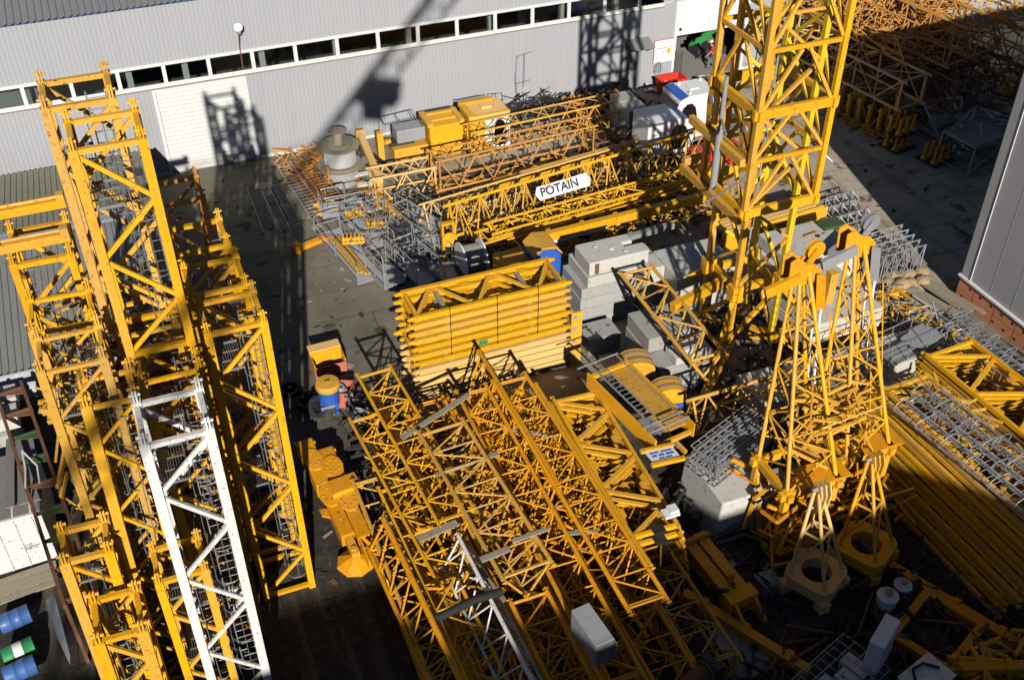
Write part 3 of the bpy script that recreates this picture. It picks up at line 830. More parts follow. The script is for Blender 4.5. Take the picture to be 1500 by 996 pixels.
boxpart(t, 'plate', 'yellow', ((-.12,-.06,0),(.32,.02,2.5))); boxpart(t, 'brace', 'yellow', ((-.1,.021,.4),(.25,1.6,.52)), ((-.1,.021,1.9),(.25,1.6,2.02)))
for k, z in enumerate((.45,1.15,1.75,2.3)):
    b = MB(); b.tube((.02,-.09,z),(.02,-.061,z),.09,12); b.build('pin', M['grey'], t)
# black tie wires round the stack
for i, x in enumerate((9.2, 11.0, 12.6)):
    b = MB(); b.path([(x,29.4,2.0),(x,29.38,3.2),(x,29.40,4.19),(x,29.7,4.18)], .012, 4); o = b.build('tie_wire', M['black'])
    tag(o, ['left','middle','right'][i]+' black tie wire round the yellow part of the tall flat stack', 'wire', 'tie wires on the tall stack')

# ------------------------------------------------------------------ pile of lattice jib sections, centre front
EG = 'lattice jib sections in the big pile at the centre front'
def jib(label, xc, y0, y1, z, w=1.2, h=1.15, kind='up', mat='amber', cr=.06, br=.026, npan=None, x1=None, group=EG, style='W', name='jib_section', lug=.16, dz=0.0, shape='tube'):
    """section lying from y0 (rear) to y1 (front); z is its underside"""
    x1 = xc if x1 is None else x1
    A = V((xc, y0, z)); B = V((x1, y1, z+dz)); L = (B-A).length
    npan = npan or max(3, round(L/1.0))
    if kind == 'up': ch = tri_up(w, h)
    elif kind == 'dn': ch = tri_dn(w, h)
    else: ch = square(w, h)
    fc = SQF('N' if style == 'N' else 'Z') if kind == 'sq' else TRF(style, 'N' if kind == 'dn' else 'Z')
    cs = (cr,)*3 if kind != 'sq' else (cr,)*4
    if kind == 'up': cs = (cr, cr, cr*1.25)
    return lattice(name, label, 'crane jib', group, A, B, ch, fc, mat, npan, cs, br, lug=lug, shape=shape)
# bottom layer, mostly hidden
for i, (x, y0, y1, m_, lab) in enumerate((
    (4.9, 25.2, 15.0, 'yellow_old', 'old yellow jib section at the bottom left of the big pile, near the heavy beams'),
    (6.3, 28.3, 15.2, 'amber', 'amber jib section on the ground under the white one'),
    (7.75, 28.2, 14.2, 'amber', 'amber jib section on the ground left of the grey cabinet'),
    (9.15, 28.0, 14.0, 'amber', 'amber jib section on the ground beneath the grey cabinet'),
    (10.55, 27.6, 13.9, 'amber', 'amber jib section on the ground at the right, its end in deep shade'),
    (11.9, 26.6, 14.6, 'yellow_old', 'outermost right jib section on the ground, running far into the shade'))):
    jib(lab, x, y0, y1, .1, 1.25, 1.2, 'sq', m_, .07, .03, style='N')
jib('second layer jib section at the left edge of the big pile', 5.35, 27.3, 19.6, 1.1, 1.1, 1.0, 'dn', 'yellow', .055, .026, x1=5.9)
jib('jib section with an open end frame beside the blue tank, topmost at the left rear', 6.12, 28.75, 21.2, 1.55, 1.2, 1.15, 'dn', 'yellow', .06, .028, x1=6.55)
jib('olive yellow jib section in the middle of the pile with a broad front bar', 7.25, 24.7, 18.2, 1.95, 1.5, 1.2, 'dn', 'yellow_old', .07, .03, x1=7.6, style='W')
jib('amber jib section with twin heavy chords whose rear end points at the flat stack', 8.95, 26.6, 14.2, 1.6, 1.05, 1.1, 'dn', 'amber', .07, .027, x1=8.7)
jib('big amber jib section at the right of the pile, rear tip nearest the flat stack', 10.25, 26.3, 16.0, 1.75, 1.15, 1.25, 'dn', 'amber', .072, .027)
jib('amber jib section with a single raised chord whose tip overlaps the cream panels', 9.75, 27.9, 21.0, 1.2, 1.1, 1.9, 'up', 'amber', .06, .028)
jib('yellow jib section wedged between the two amber ones and the stacked panels', 11.2, 26.2, 17.6, .95, 1.0, 1.5, 'up', 'yellow', .06, .028)
jib('white jib section with thin braces lying across the front of the pile', 6.3, 20.4, 13.0, 1.75, 1.1, 1.1, 'up', 'white', .05, .027, x1=6.5)
jib('short jib section at the front left corner of the pile, near the octagonal foot', 4.55, 22.3, 14.6, 1.25, 1.15, 1.1, 'up', 'amber', .075, .03, x1=4.9)
jib('yellow jib section between the octagonal foot and the white section', 5.35, 24.0, 15.6, .9, 1.0, 1.0, 'dn', 'yellow', .06, .028, x1=5.6)
jib('front jib section of the pile reaching over the crate with white parts', 7.55, 18.0, 14.4, 1.2, 1.1, 1.1, 'dn', 'amber', .07, .03)
jib('short sunlit yellow jib section at the bottom edge by the crate', 7.35, 14.6, 12.6, 1.6, 1.0, .9, 'dn', 'yellow', .06, .028)
# timber dunnage laid across
TB = 'grey timbers laid across the jib pile'
def plank(label, a, b, w=.16, h=.06, mat='timber', group=TB, name='timber'):
    m_ = MB(); A = V(a); B = V(b); c = (A+B)/2; d = B-A
    m_.bar((-d.length/2,0,0),(d.length/2,0,0), w, h)
    o = m_.build(name, M[mat], bevel=.006); o.matrix_world = axes(c, d); return tag(o, label, 'timber', group)
for a, b, w, lab in (
    ((5.96,24.94,2.90), (8.68,26.08,2.95), .2, 'grey timber sloping up to the cream panels, rearmost on the jib pile'),
    ((6.43,22.86,3.00), (8.57,23.03,3.00), .14, 'thin grey timber across the middle of the jib pile'),
    ((5.19,20.85,2.70), (6.49,21.04,2.70), .26, 'broad grey timber over the rear end of the white jib section'),
    ((6.49,19.00,3.25), (7.39,19.09,3.25), .2, 'short grey timber on the olive jib section toward its front'),
    ((7.57,19.34,3.20), (8.73,19.41,3.20), .14, 'grey timber between the olive and amber jib sections'),
    ((9.15,25.02,2.20), (10.96,23.83,2.20), .14, 'grey timber under the rear amber chords'),
    ((9.18,19.57,2.60), (10.28,19.25,2.60), .14, 'pale timber between the amber sections near the panel ends'),
    ((6.59,19.58,2.20), (6.90,18.19,2.20), .14, 'grey timber along the front end bar of the olive section')):
    plank(lab, a, b, w)
b = MB(); b.path([V((4.76,17.75,3.00)), V((5.28,17.84,3.00)), V((5.93,17.99,2.95)), V((6.74,18.01,2.90))], .12, 10)
o = b.build('black_hose', M['black']); tag(o, 'thick black hose laid over the white and olive jib sections', 'hose')
b = MB()
for i, (u, v) in enumerate(((652,663),(664,657),(676,653),(690,650),(700,645))):
    b.lathe([(0,-.17),(.15,-.12),(.2,0),(.16,.12),(0,.18)], V((7.26,24.48,2.20))+V((i*.27,i*.03,.05*math.sin(i*2))), 10, axis='x')
o = b.build('tarpaulin_roll', M['dark']); tag(o, 'dark crumpled tarpaulin roll lying in the jib pile', 'tarpaulin')
clutter('bracing_scraps', 'dense yellow bracing deep inside the jib pile', 'braces', 'amber', (5.0,15.5,.1), (12.2,27.6,1.9), 420, .024, 21, .7, 1.8)
clutter('dark_scraps', 'dark pipes and scrap lying under the jib pile', 'scrap', 'dark', (4.6,24,0), (8.4,29.2,.9), 120, .03, 22, .4, 1.3)
# grey control cabinet on the pile
cb_ = thing('control_cabinet', 'grey steel control cabinet standing on the jib pile, sunlit front with a small red light', 'cabinet', m=at(8.42, 14.95, 2.78, .1))
boxpart(cb_, 'body', 'grey', ((-.27,-.0,0),(.27,1.3,.85)), bevel=.015)
boxpart(cb_, 'door', 'galv', ((-.25,-.025,.04),(.25,-.001,.81))); boxpart(cb_, 'side_door', 'grey', ((-.285,.06,.05),(-.2705,.64,.8)), ((-.285,.67,.05),(-.2705,1.26,.8)))
b = MB(); b.lathe([(0,0),(.05,.0),(.05,.03),(0,.045)], (0,0,0), 12); o = b.build('signal_lamp', M['red'], cb_); o.matrix_local = Matrix.Translation((-.1,-.03,.6)) @ Matrix.Rotation(PI/2,4,'X')
boxpart(cb_, 'open_flap', 'galv', ((.255,-.15,.05),(.27,-.002,.83)))
# crate with white parts at the bottom edge
cr_ = thing('parts_crate', 'wooden crate with white round parts at the bottom edge below the jib pile', 'crate', m=at(7.0, 15.0, .75, .12))
boxpart(cr_, 'side_board', 'rust', ((-1.25,.72,0),(1.25,.8,.55))); boxpart(cr_, 'side_board', 'rust', ((1.17,-.9,0),(1.25,.719,.5))); boxpart(cr_, 'floor', 'timber', ((-1.25,-.9,-.06),(1.25,.8,-.001)))
b = MB(); b.lathe([(.06,0),(.42,0),(.5,.06),(.5,.16),(.42,.2),(.12,.24),(.1,.2),(.06,.2)], (.15,.1,.05), 26); b.build('white_wheel', M['clean_white'], cr_)
b = MB(); b.lathe([(.06,0),(.3,0),(.36,.06),(.36,.2),(.28,.24),(.1,.26),(.06,.22)], (.85,.15,.1), 22); b.build('white_wheel', M['clean_white'], cr_)

# ------------------------------------------------------------------ panel stack right of the jib pile
HG = 'mast panels stacked right of the jib pile'
for k in range(8):
    z = .25+k*.27
    lab = 'topmost yellow panel of the stack right of the jib pile, buffers at its end' if k == 7 else ('yellow panel at the bottom of the stack right of the jib pile' if k == 0 else '%s yellow panel up in the stack right of the jib pile' % ORD[k])
    A = V((12.45+.05*(k % 3)-.02*k, 25.6-.07*(k % 2), z)); B = V((12.35+.05*((k+1) % 3)-.06*k, 18.75+.1*(k % 3), z))
    m_ = axes(A, B-A)
    t = panel(lab, HG, m_, (B-A).length, 1.55, 'yellow', 6, .15, .17)
    for s in (-1,1): b = MB(); b.tube(((B-A).length+.15, s*.72, 0), ((B-A).length+.42, s*.72, 0), .06, 8); b.build('end_pin', M['yellow'], t)
WG = 'dark ribbed weights on the panel ends'
for k in range(4):
    o_ = MB(); 
    for q in range(5): o_.tube((-.16+q*.08,-.16,.05*0),(-.16+q*.08,.16,0), .045, 8)
    o = o_.build('rubber_buffer', M['black']); o.location = (12.15-.12*(3-k)*0+.0, 18.9-.16*k, 2.25-.29*k); tag(o, ['topmost','second','third','lowest'][k]+' black ribbed buffer on the front ends of the panel stack', 'buffer', WG)
b = MB(); b.box((0,0,0),(.5,.35,.1)); b.box((.1,.05,.09),(.3,.3,.08)); o = b.build('wrapped_pack', M['clean_white']); o.location = (12.75,19.3,2.35); tag(o, 'white wrapped pack on the top panel near its front end', 'pack')
sp = thing('sign_board', 'white sign plate with small blue writing on a yellow frame end', 'sign', m=axes((13.06,21.30,2.70), V((13.98,21.36,2.55))-V((13.06,21.30,2.70))))
boxpart(sp, 'frame', 'yellow', ((-.1,.34,-.08),(1.15,.46,.05)), ((-.1,-.34,-.08),(1.15,-.22,.05)))
boxpart(sp, 'plate', 'clean_white', ((0,-.21,-.02),(1.05,.33,.012)))
b = MB()
for y, x0, x1, h in ((.2,.1,.45,.07),(.2,.52,.95,.07),(.06,.12,.3,.09),(.06,.36,.58,.09),(.06,.64,.95,.09),(-.08,.3,.52,.07),(-.08,.56,.8,.07)): b.box2((x0,y-h/2,.0125),(x1,y+h/2,.016))
b.build('writing', M['blue'], sp)
# yellow platform frame with ladder on top of that stack
pf = thing('ladder_platform', 'yellow box frame with a grey ladder and railings lying on the panel stack', 'platform', m=axes((12.97,25.76,2.75), V((13.58,21.84,2.75))-V((12.97,25.76,2.75))))
PL = (V((13.58,21.84,2.75))-V((12.97,25.76,2.75))).length
boxpart(pf, 'side_plate', 'yellow', ((0,-.06,-.55),(PL,0,.08))); boxpart(pf, 'side_plate', 'yellow', ((0,1.5,-.5),(PL,1.56,.08)))
boxpart(pf, 'cross_beam', 'yellow', ((PL-.2,.001,-.45),(PL-.08,1.499,-.3))); boxpart(pf, 'cross_beam', 'yellow', ((.1,.001,-.1),(.24,1.499,.05)))
boxpart(pf, 'deck', 'yellow_old', ((.3,.75,-.12),(PL-.3,1.45,-.06)))
lo = link_mesh('ladder', ladder_mesh(PL-.4,.35,'galv',.22), pf); lo.matrix_local = Matrix.Translation((.2,.45,.12))
b = MB()
for y in (.2,1.3): b.path([(-.25,y,.16),(PL*.5,y,.2),(PL-.1,y,.18)], .03, 6)
b.path([(-.25,-.3,.18),(-.25,1.4,.18)], .03, 6); b.path([(PL-.3,-.1,.2),(PL-.3,1.5,.2)], .035, 6); b.path([(PL-.6,-.1,.2),(PL-.6,1.5,.2)], .03, 6)
b.build('railing', M['galv'], pf)
pf2 = thing('walkway', 'grey grated walkway with yellow edges below the ladder frame', 'walkway', m=axes((13.61,23.63,2.20), V((13.90,21.86,2.10))-V((13.61,23.63,2.20))))
g_ = link_mesh('grating', grating_mesh(1.8,.6,'galv'), pf2); boxpart(pf2,'edge_beam','yellow',((-.1,-.14,-.1),(2.1,-.035,.06))); boxpart(pf2,'edge_beam','yellow',((-.1,.635,-.1),(2.1,.74,.06)))
# rounded winch covers
def winch_cover(label, c, rz, s=1.0):
    t = thing('winch_cover', label, 'cover', c, rz, 'rounded winch covers')
    out = [(-.6,0),(.6,0)]+[(.6*math.cos(a*PI/10), .35+.35*math.sin(a*PI/10)) for a in range(0,11)]
    b = MB(); b.prism([(x*s,0,z*s) for x, z in out], (0,.85*s,0)); b.build('shell', M['yellow'], t, bevel=.03)
    b = MB(); b.prism([(x*s*1.004,.28*s,z*s*1.006) for x, z in out], (0,.14*s,0)); b.build('stripe', M['board'], t)
    b = MB(); b.prism([(x*s*1.01,.62*s,z*s*1.01) for x, z in out], (0,.1*s,0)); b.build('stripe', M['board'], t)
    boxpart(t,'base','blue',((-.68*s,-.05,-.18),(.68*s,.95*s,-.002)))
    boxpart(t,'stand','dark',((-.62*s,.0,-1.0),(.62*s,.85*s,-.182)))
    return t
winch_cover('rounded yellow cover with dark stripes leaning behind the ladder frame', (15.35,26.43,1.25), -.25, 1.05)
winch_cover('rounded yellow cover with a blue base, against the grey concrete', (15.75,24.71,1.30), -.25, .95)

# ------------------------------------------------------------------ heavy outrigger beams, left of the pile
OG = 'heavy yellow outrigger beams on the ground'
def outrigger(label, A, B, foot):
    A = V(A); B = V(B); L = (B-A).length
    t = thing('outrigger_beam', label, 'outrigger', group=OG, m=axes(A, B-A))
    boxpart(t, 'beam', 'amber', ((0,-.27,-.38),(L*.42,.27,.2)), bevel=.02)
    boxpart(t, 'inner_beam', 'amber', ((L*.42+.002,-.22,-.34),(L*.86,.22,.14)), bevel=.02)
    for k, x in enumerate((L*.2, L*.52)):
        b = MB(); out = [(.36*math.cos(a*PI/5+.3)*1.5, .34*math.sin(a*PI/5+.3)) for a in range(10)]
        b.prism([(x+p,q,.142 if x > L*.42 else .202) for p, q in out], (0,0,.05)); pl_ = b.build('joint_plate', M['amber'], t)
        b = MB()
        for a in range(8): b.lathe([(.03,.05),(.03,.075),(0,.08)], (x+.3*math.cos(a*PI/4), .22*math.sin(a*PI/4), .142 if x > L*.42 else .202), 6)
        b.build('bolt', M['amber'], pl_)
    b = MB(); b.prism([(L*.05,-.33,-.3),(L*.05-.5,-.33,0),(L*.05,-.33,.25)],(0,.06,0)); b.prism([(L*.05,.27,-.3),(L*.05-.5,.27,0),(L*.05,.27,.25)],(0,.06,0)); b.build('hinge_lug', M['amber'], t)
    b = MB(); b.prism([(L*.36,.29,.0),(L*.36,.6,.15),(L*.43,.6,.15),(L*.43,.29,-.1)],(0,0,.06)); b.prism([(L*.6,-.24,.0),(L*.6,-.5,.1),(L*.66,-.5,.1),(L*.66,-.24,-.1)],(0,0,.06)); b.build('lug', M['amber'], t)
    if foot:
        b = MB(); b.bar((L*.862,0,-.06),(L*.99,0,-.1),.26,.26); b.tube((L*.96,0,.1),(L*.96,0,-.35),.09,10); b.build('jack', M['yellow'], t)
        b = MB(); b.lathe([(.62,-.62),(.62,-.57),(.14,-.30),(0,-.30)], (L*.96,0,0), 8, smooth=False); b.build('foot_pad', M['amber'], t)
        b = MB()
        for a in range(8): 
            q = a*PI/4; b.prism([(L*.96+.13*math.cos(q),.13*math.sin(q),-.3),(L*.96+.58*math.cos(q),.58*math.sin(q),-.57),(L*.96+.1*math.cos(q),.1*math.sin(q),-.57)], (.02*math.sin(q),.02*math.cos(q),.0))
        b.build('rib', M['amber'], t)
    else:
        b = MB(); b.prism([(L*.862,-.2,.12),(L*1.05,-.2,.05),(L*1.05,-.2,-.4),(L*.862,-.2,-.3)],(0,.06,0)); b.prism([(L*.862,.14,.12),(L*1.05,.14,.05),(L*1.05,.14,-.4),(L*.862,.14,-.3)],(0,.06,0)); b.build('fork', M['amber'], t)
    return t
outrigger('heavy yellow outrigger beam ending in an octagonal foot pad', (3.25,28.05,0.85), (3.63,22.61,0.80), True)
outrigger('heavy yellow outrigger beam without a foot, right of the one with the octagonal pad', (3.82,27.39,0.85), (4.08,22.38,0.85), False)
t = thing('saddle_plate', 'flat yellow saddle plate lying across the right outrigger beam', 'plate', m=at(3.98,25.4,1.1,.12))
boxpart(t, 'plate', 'amber', ((-.45,-.3,0),(.5,.3,.1)), bevel=.015); boxpart(t, 'lip', 'yellow', ((-.5,-.36,-.12),(.55,-.301,.1)))

# ------------------------------------------------------------------ tank, tub, tyres
tk = thing('blue_tank', 'upright blue tank with a yellow lid and short legs beside the jib pile', 'tank', (4.70,30.39,0.00))
b = MB(); b.lathe([(.0,.32),(.36,.34),(.38,.5),(.38,1.1),(0,1.1)], (0,0,0), 28); b.build('body', M['blue'], tk)
b = MB(); b.lathe([(.44,1.101),(.46,1.12),(.46,1.3),(.42,1.36),(0,1.40)], (0,0,0), 28); ld = b.build('lid', M['yellow'], tk)
b = MB(); b.path([(-.1,0,1.38),(-.08,0,1.44),(.08,0,1.44),(.1,0,1.38)], .015); b.build('handle', M['dark'], ld)
for a in (.4,2.0,3.6,5.2): b = MB(); b.bar((.37*math.cos(a),.37*math.sin(a),0),(.37*math.cos(a),.37*math.sin(a),.6),.1,.1); b.build('leg', M['blue'], tk)
boxpart(tk, 'band', 'galv', ((-.42,-.42,.45),(.1,-.385,.55)))
tu = thing('parts_tub', 'faded pink and yellow tub full of coiled rope beside the blue tank', 'tub', m=at(5.15,30.75,0,-.45))
for a, b_ in (((-.5,-.4,0),(.5,-.36,.7)), ((-.5,.36,0),(.5,.4,.7)), ((-.5,-.36,0),(-.46,.36,.7)), ((.46,-.36,0),(.5,.36,.7))): boxpart(tu, 'side', 'pink', (a, b_))
boxpart(tu, 'bottom', 'pink', ((-.46,-.36,0),(.46,.36,.05)))
b = MB()
for k in range(5): b.path([((.3-.03*k)*math.cos(q*PI/8), (.24-.02*k)*math.sin(q*PI/8), .5+.05*k) for q in range(17)], .035, 6)
b.build('rope_coil', M['galv'], tu)
tb_ = thing('tool_chest', 'open yellow and pink chest with a dark inside behind the rope tub', 'chest', m=at(5.2,32.6,0,.02))
for a, b_, m_ in (((-.62,-.35,0),(.62,-.31,.55),'pink'), ((-.62,.31,0),(.62,.35,.8),'yellow'), ((-.62,-.31,0),(-.58,.31,.7),'yellow'), ((.58,-.31,0),(.62,.31,.7),'yellow')): boxpart(tb_, 'side', m_, (a, b_))
boxpart(tb_, 'lid', 'cream', ((-.62,.351,.8),(.62,.8,.84))); boxpart(tb_, 'bottom', 'dark', ((-.58,-.31,0),(.58,.31,.06)))
def tyre(label, c, r=.45, w=.22, rot=(0,0,0)):
    b = MB(); b.lathe([(r*.55,-w*.35),(r*.62,-w/2),(r*.92,-w/2),(r,-w*.3),(r,w*.3),(r*.92,w/2),(r*.62,w/2),(r*.55,w*.35),(r*.55,-w*.35)], (0,0,0), 26)
    o = b.build('tyre', M['black']); o.location = c; o.rotation_euler = rot; return tag(o, label, 'tyre', 'old tyres near the blue tank')
tyre('worn tyre lying flat left of the blue tank', (3.95,31.0,.12)); tyre('worn tyre lying flat behind the first, toward the ladders', (3.5,31.9,.12), .42); tyre('worn tyre leaning on the blue tank', (4.2,30.3,.4), .42, .2, (1.1,.3,.4))
clutter('pipe_scraps', 'dark bent pipes and brackets heaped in front of the rope tub', 'scrap', 'dark', (5.2,28.9,0), (6.8,30.3,.8), 60, .03, 31, .4, 1.0)
clutter('galvanised_scraps', 'grey brackets heaped between the tub and the jib pile', 'scrap', 'galv', (5.3,28.8,.2), (7.2,30.0,1.0), 40, .028, 32, .3, .9)

# ------------------------------------------------------------------ standing tower crane with climbing cage
M['lemon'] = paint('lemon_yellow_paint', (.80,.56,.02), amount=.3)
cx, cy = 21.0, 28.8
cr0 = thing('tower_crane', 'standing yellow tower crane mast inside its wider climbing cage, the only full crane here', 'tower crane', (cx, cy, 0))
HW = 1.0; TOPZ = 29.0
for sx in (-1,1):
    for sy in (-1,1):
        b = MB(); b.bar((sx*HW,sy*HW,.4),(sx*HW,sy*HW,6.0),.2,.2,up=(0,1,0)); 
        b.bar((sx*HW,sy*HW,6.003),(sx*HW,sy*HW,TOPZ),.18,.18,up=(0,1,0)); b.build('chord', M['yellow'] if sx < 0 else M['lemon'], cr0)
for f, (p, q) in enumerate((((-1,-1),(1,-1)),((1,-1),(1,1)),((1,1),(-1,1)),((-1,1),(-1,-1)))):
    b = MB(); z = 3.2; k = 0
    while z < TOPZ-1.6:
        a, c = (p, q) if k % 2 == 0 else (q, p)
        b.bar((a[0]*HW,a[1]*HW,z),(c[0]*HW,c[1]*HW,z+1.75),.13,.11); z += 1.75; k += 1
        b.bar((a[0]*HW,a[1]*HW,z+.06),(c[0]*HW,c[1]*HW,z+.06),.1,.1) if k % 3 == 0 else None
    b.build('lacing', M['yellow'] if f in (0,3) else M['lemon'], cr0)
lo = link_mesh('ladder', ladder_mesh(18,.45,'galv',.3,box=True), cr0); lo.matrix_local = Matrix.Translation((.25,.55,3.5)) @ Matrix.Rotation(-PI/2,4,'Y')
# cage
CW = 1.45; LV = (6.8, 8.85, 10.6, 12.8, 15.2, 17.2)
for sx in (-1,1):
    for sy in (-1,1):
        b = MB(); s = .21; x, y = sx*CW, sy*CW; s = .19
        b.box2((x-s/2,y-s/2,LV[0]-.2),(x-s/2+.05,y+s/2,LV[-1])); b.box2((x-s/2+.051,y-s/2,LV[0]-.2),(x+s/2,y-s/2+.05,LV[-1])); b.box2((x+s/2-.05,y-s/2+.051,LV[0]-.2),(x+s/2,y+s/2,LV[-1]))
        b.build('cage_post', M['yellow'], cr0)
for f, (p, q) in enumerate((((-1,-1),(1,-1)),((1,-1),(1,1)),((1,1),(-1,1)),((-1,1),(-1,-1)))):
    P1 = lambda t, z: (p[0]*CW+(q[0]-p[0])*CW*t, p[1]*CW+(q[1]-p[1])*CW*t, z)
    for i, z in enumerate(LV):
        big = i in (0, 2)
        b = MB(); ext = .07 if big else -.04
        b.bar(P1(-ext, z), P1(1+ext, z), .16 if big else .1, .34 if big else .15); b.build('cage_beam', M['yellow'], cr0)
    b = MB()
    for i in range(len(LV)-1):
        for t in (.04,.96): b.bar(P1(t, LV[i]+.12), P1(.5+(.05 if t > .5 else -.05), LV[i+1]-.1), .1, .11)
    b.build('cage_lacing', M['yellow'], cr0)
# lower left work beams and guide plates
for (a, c) in (((-CW-.22,-CW-.1,6.6),(-CW-.22,CW+1.2,6.6)), ((-CW-.22,-CW+.2,8.75),(-CW-.22,CW+.9,8.75)), ((-CW-.22,CW+1.1,6.88),(-CW+.8,CW+1.1,6.88))):
    b = MB(); b.bar(a, c, .2, .3); b.build('work_beam', M['yellow_old'], cr0)
for (x, y, z) in ((-CW-.2,1.1,9.75),(-CW-.05,-.9,9.55)):
    out = [(-.3,-.55),(.3,-.55),(.34,.0)]+[(.34*math.cos(a*PI/8), .32+.34*math.sin(a*PI/8)) for a in range(9)]+[(-.34,0)]
    b = MB(); b.prism([(x,y+p,z+q) for p, q in out],(.1,0,0)); b.prism([(x+.32,y+p,z+q) for p, q in out],(.1,0,0)); gp = b.build('guide_plate', M['yellow'], cr0)
    b = MB(); b.tube((x-.06,y,z+.3),(x+.48,y,z+.3),.13,14); b.tube((x-.03,y,z-.35),(x+.45,y,z-.35),.07,10); b.build('pin', M['grey'], gp)
    b = MB(); b.bar((x+.2,y,z-.2),(x+.6,y+.1,z-.2),.5,.5); b.build('bracket', M['yellow'], gp)
b = MB(); b.tube((-CW-.3,.25,7.0),(-CW-.3,.25,9.4),.13,14); b.tube((-CW-.3,.25,9.4),(-CW-.3,.25,11.3),.08,12); b.build('hydraulic_ram', M['grey'], cr0)
for q0, q1 in (((-CW-.6,-.6,9.6),(-CW-.1,.9,9.9)), ((-CW-1.0,-.4,6.9),(-CW-.1,-1.4,8.2)), ((CW+.1,-.6,8.6),(CW+.7,-1.2,8.0))): b = MB(); b.tube(q0,q1,.045); b.build('link_rod', M['galv'], cr0)
g_ = link_mesh('platform', grating_mesh(1.2,.8,'galv'), cr0); g_.matrix_local = Matrix.Translation((-.2,-.4,9.7))
# foot: collar, stays and cross beams
for sx in (-1,1):
    for sy in (-1,1): b = MB(); b.box2((sx*HW-.22,sy*HW-.22,2.6),(sx*HW+.22,sy*HW+.22,3.3)); b.build('collar', M['yellow'], cr0)
for a in (0,1,2,3):
    sx, sy = ((-1,-1),(1,-1),(1,1),(-1,1))[a]
    b = MB(); b.bar((sx*HW,sy*HW,2.8),(sx*3.0,sy*3.0,.55),.17,.2); b.build('stay', M['yellow'], cr0)
    b = MB(); b.bar((sx*.4,sy*.4,.3),(sx*3.3,sy*3.3,.3),.36,.42); b.build('base_beam', M['yellow'], cr0)
    p, q = ((-1,-1),(1,-1),(1,1),(-1,1))[a], ((1,-1),(1,1),(-1,1),(-1,-1))[a]
    b = MB(); b.bar((p[0]*HW*.8,p[1]*HW*.8,2.95),(q[0]*HW*.8,q[1]*HW*.8,2.95),.16,.3); b.build('collar_beam', M['yellow'], cr0)
    b = MB(); b.bar((p[0]*HW,p[1]*HW,.62),(q[0]*HW,q[1]*HW,2.75),.14,.16); b.build('lower_brace', M['yellow'], cr0)
b = MB(); b.bar((-HW,-.2,3.0),(-3.6,-.9,2.9),.26,.4); b.build('arm', M['yellow'], cr0)
b = MB(); b.bar((1.0,-1.6,.9),(3.1,-1.4,1.0),.22,.3); b.bar((3.0,-1.5,.1),(3.0,-1.5,3.2),.34,.34); b.build('post_frame', M['yellow'], cr0)

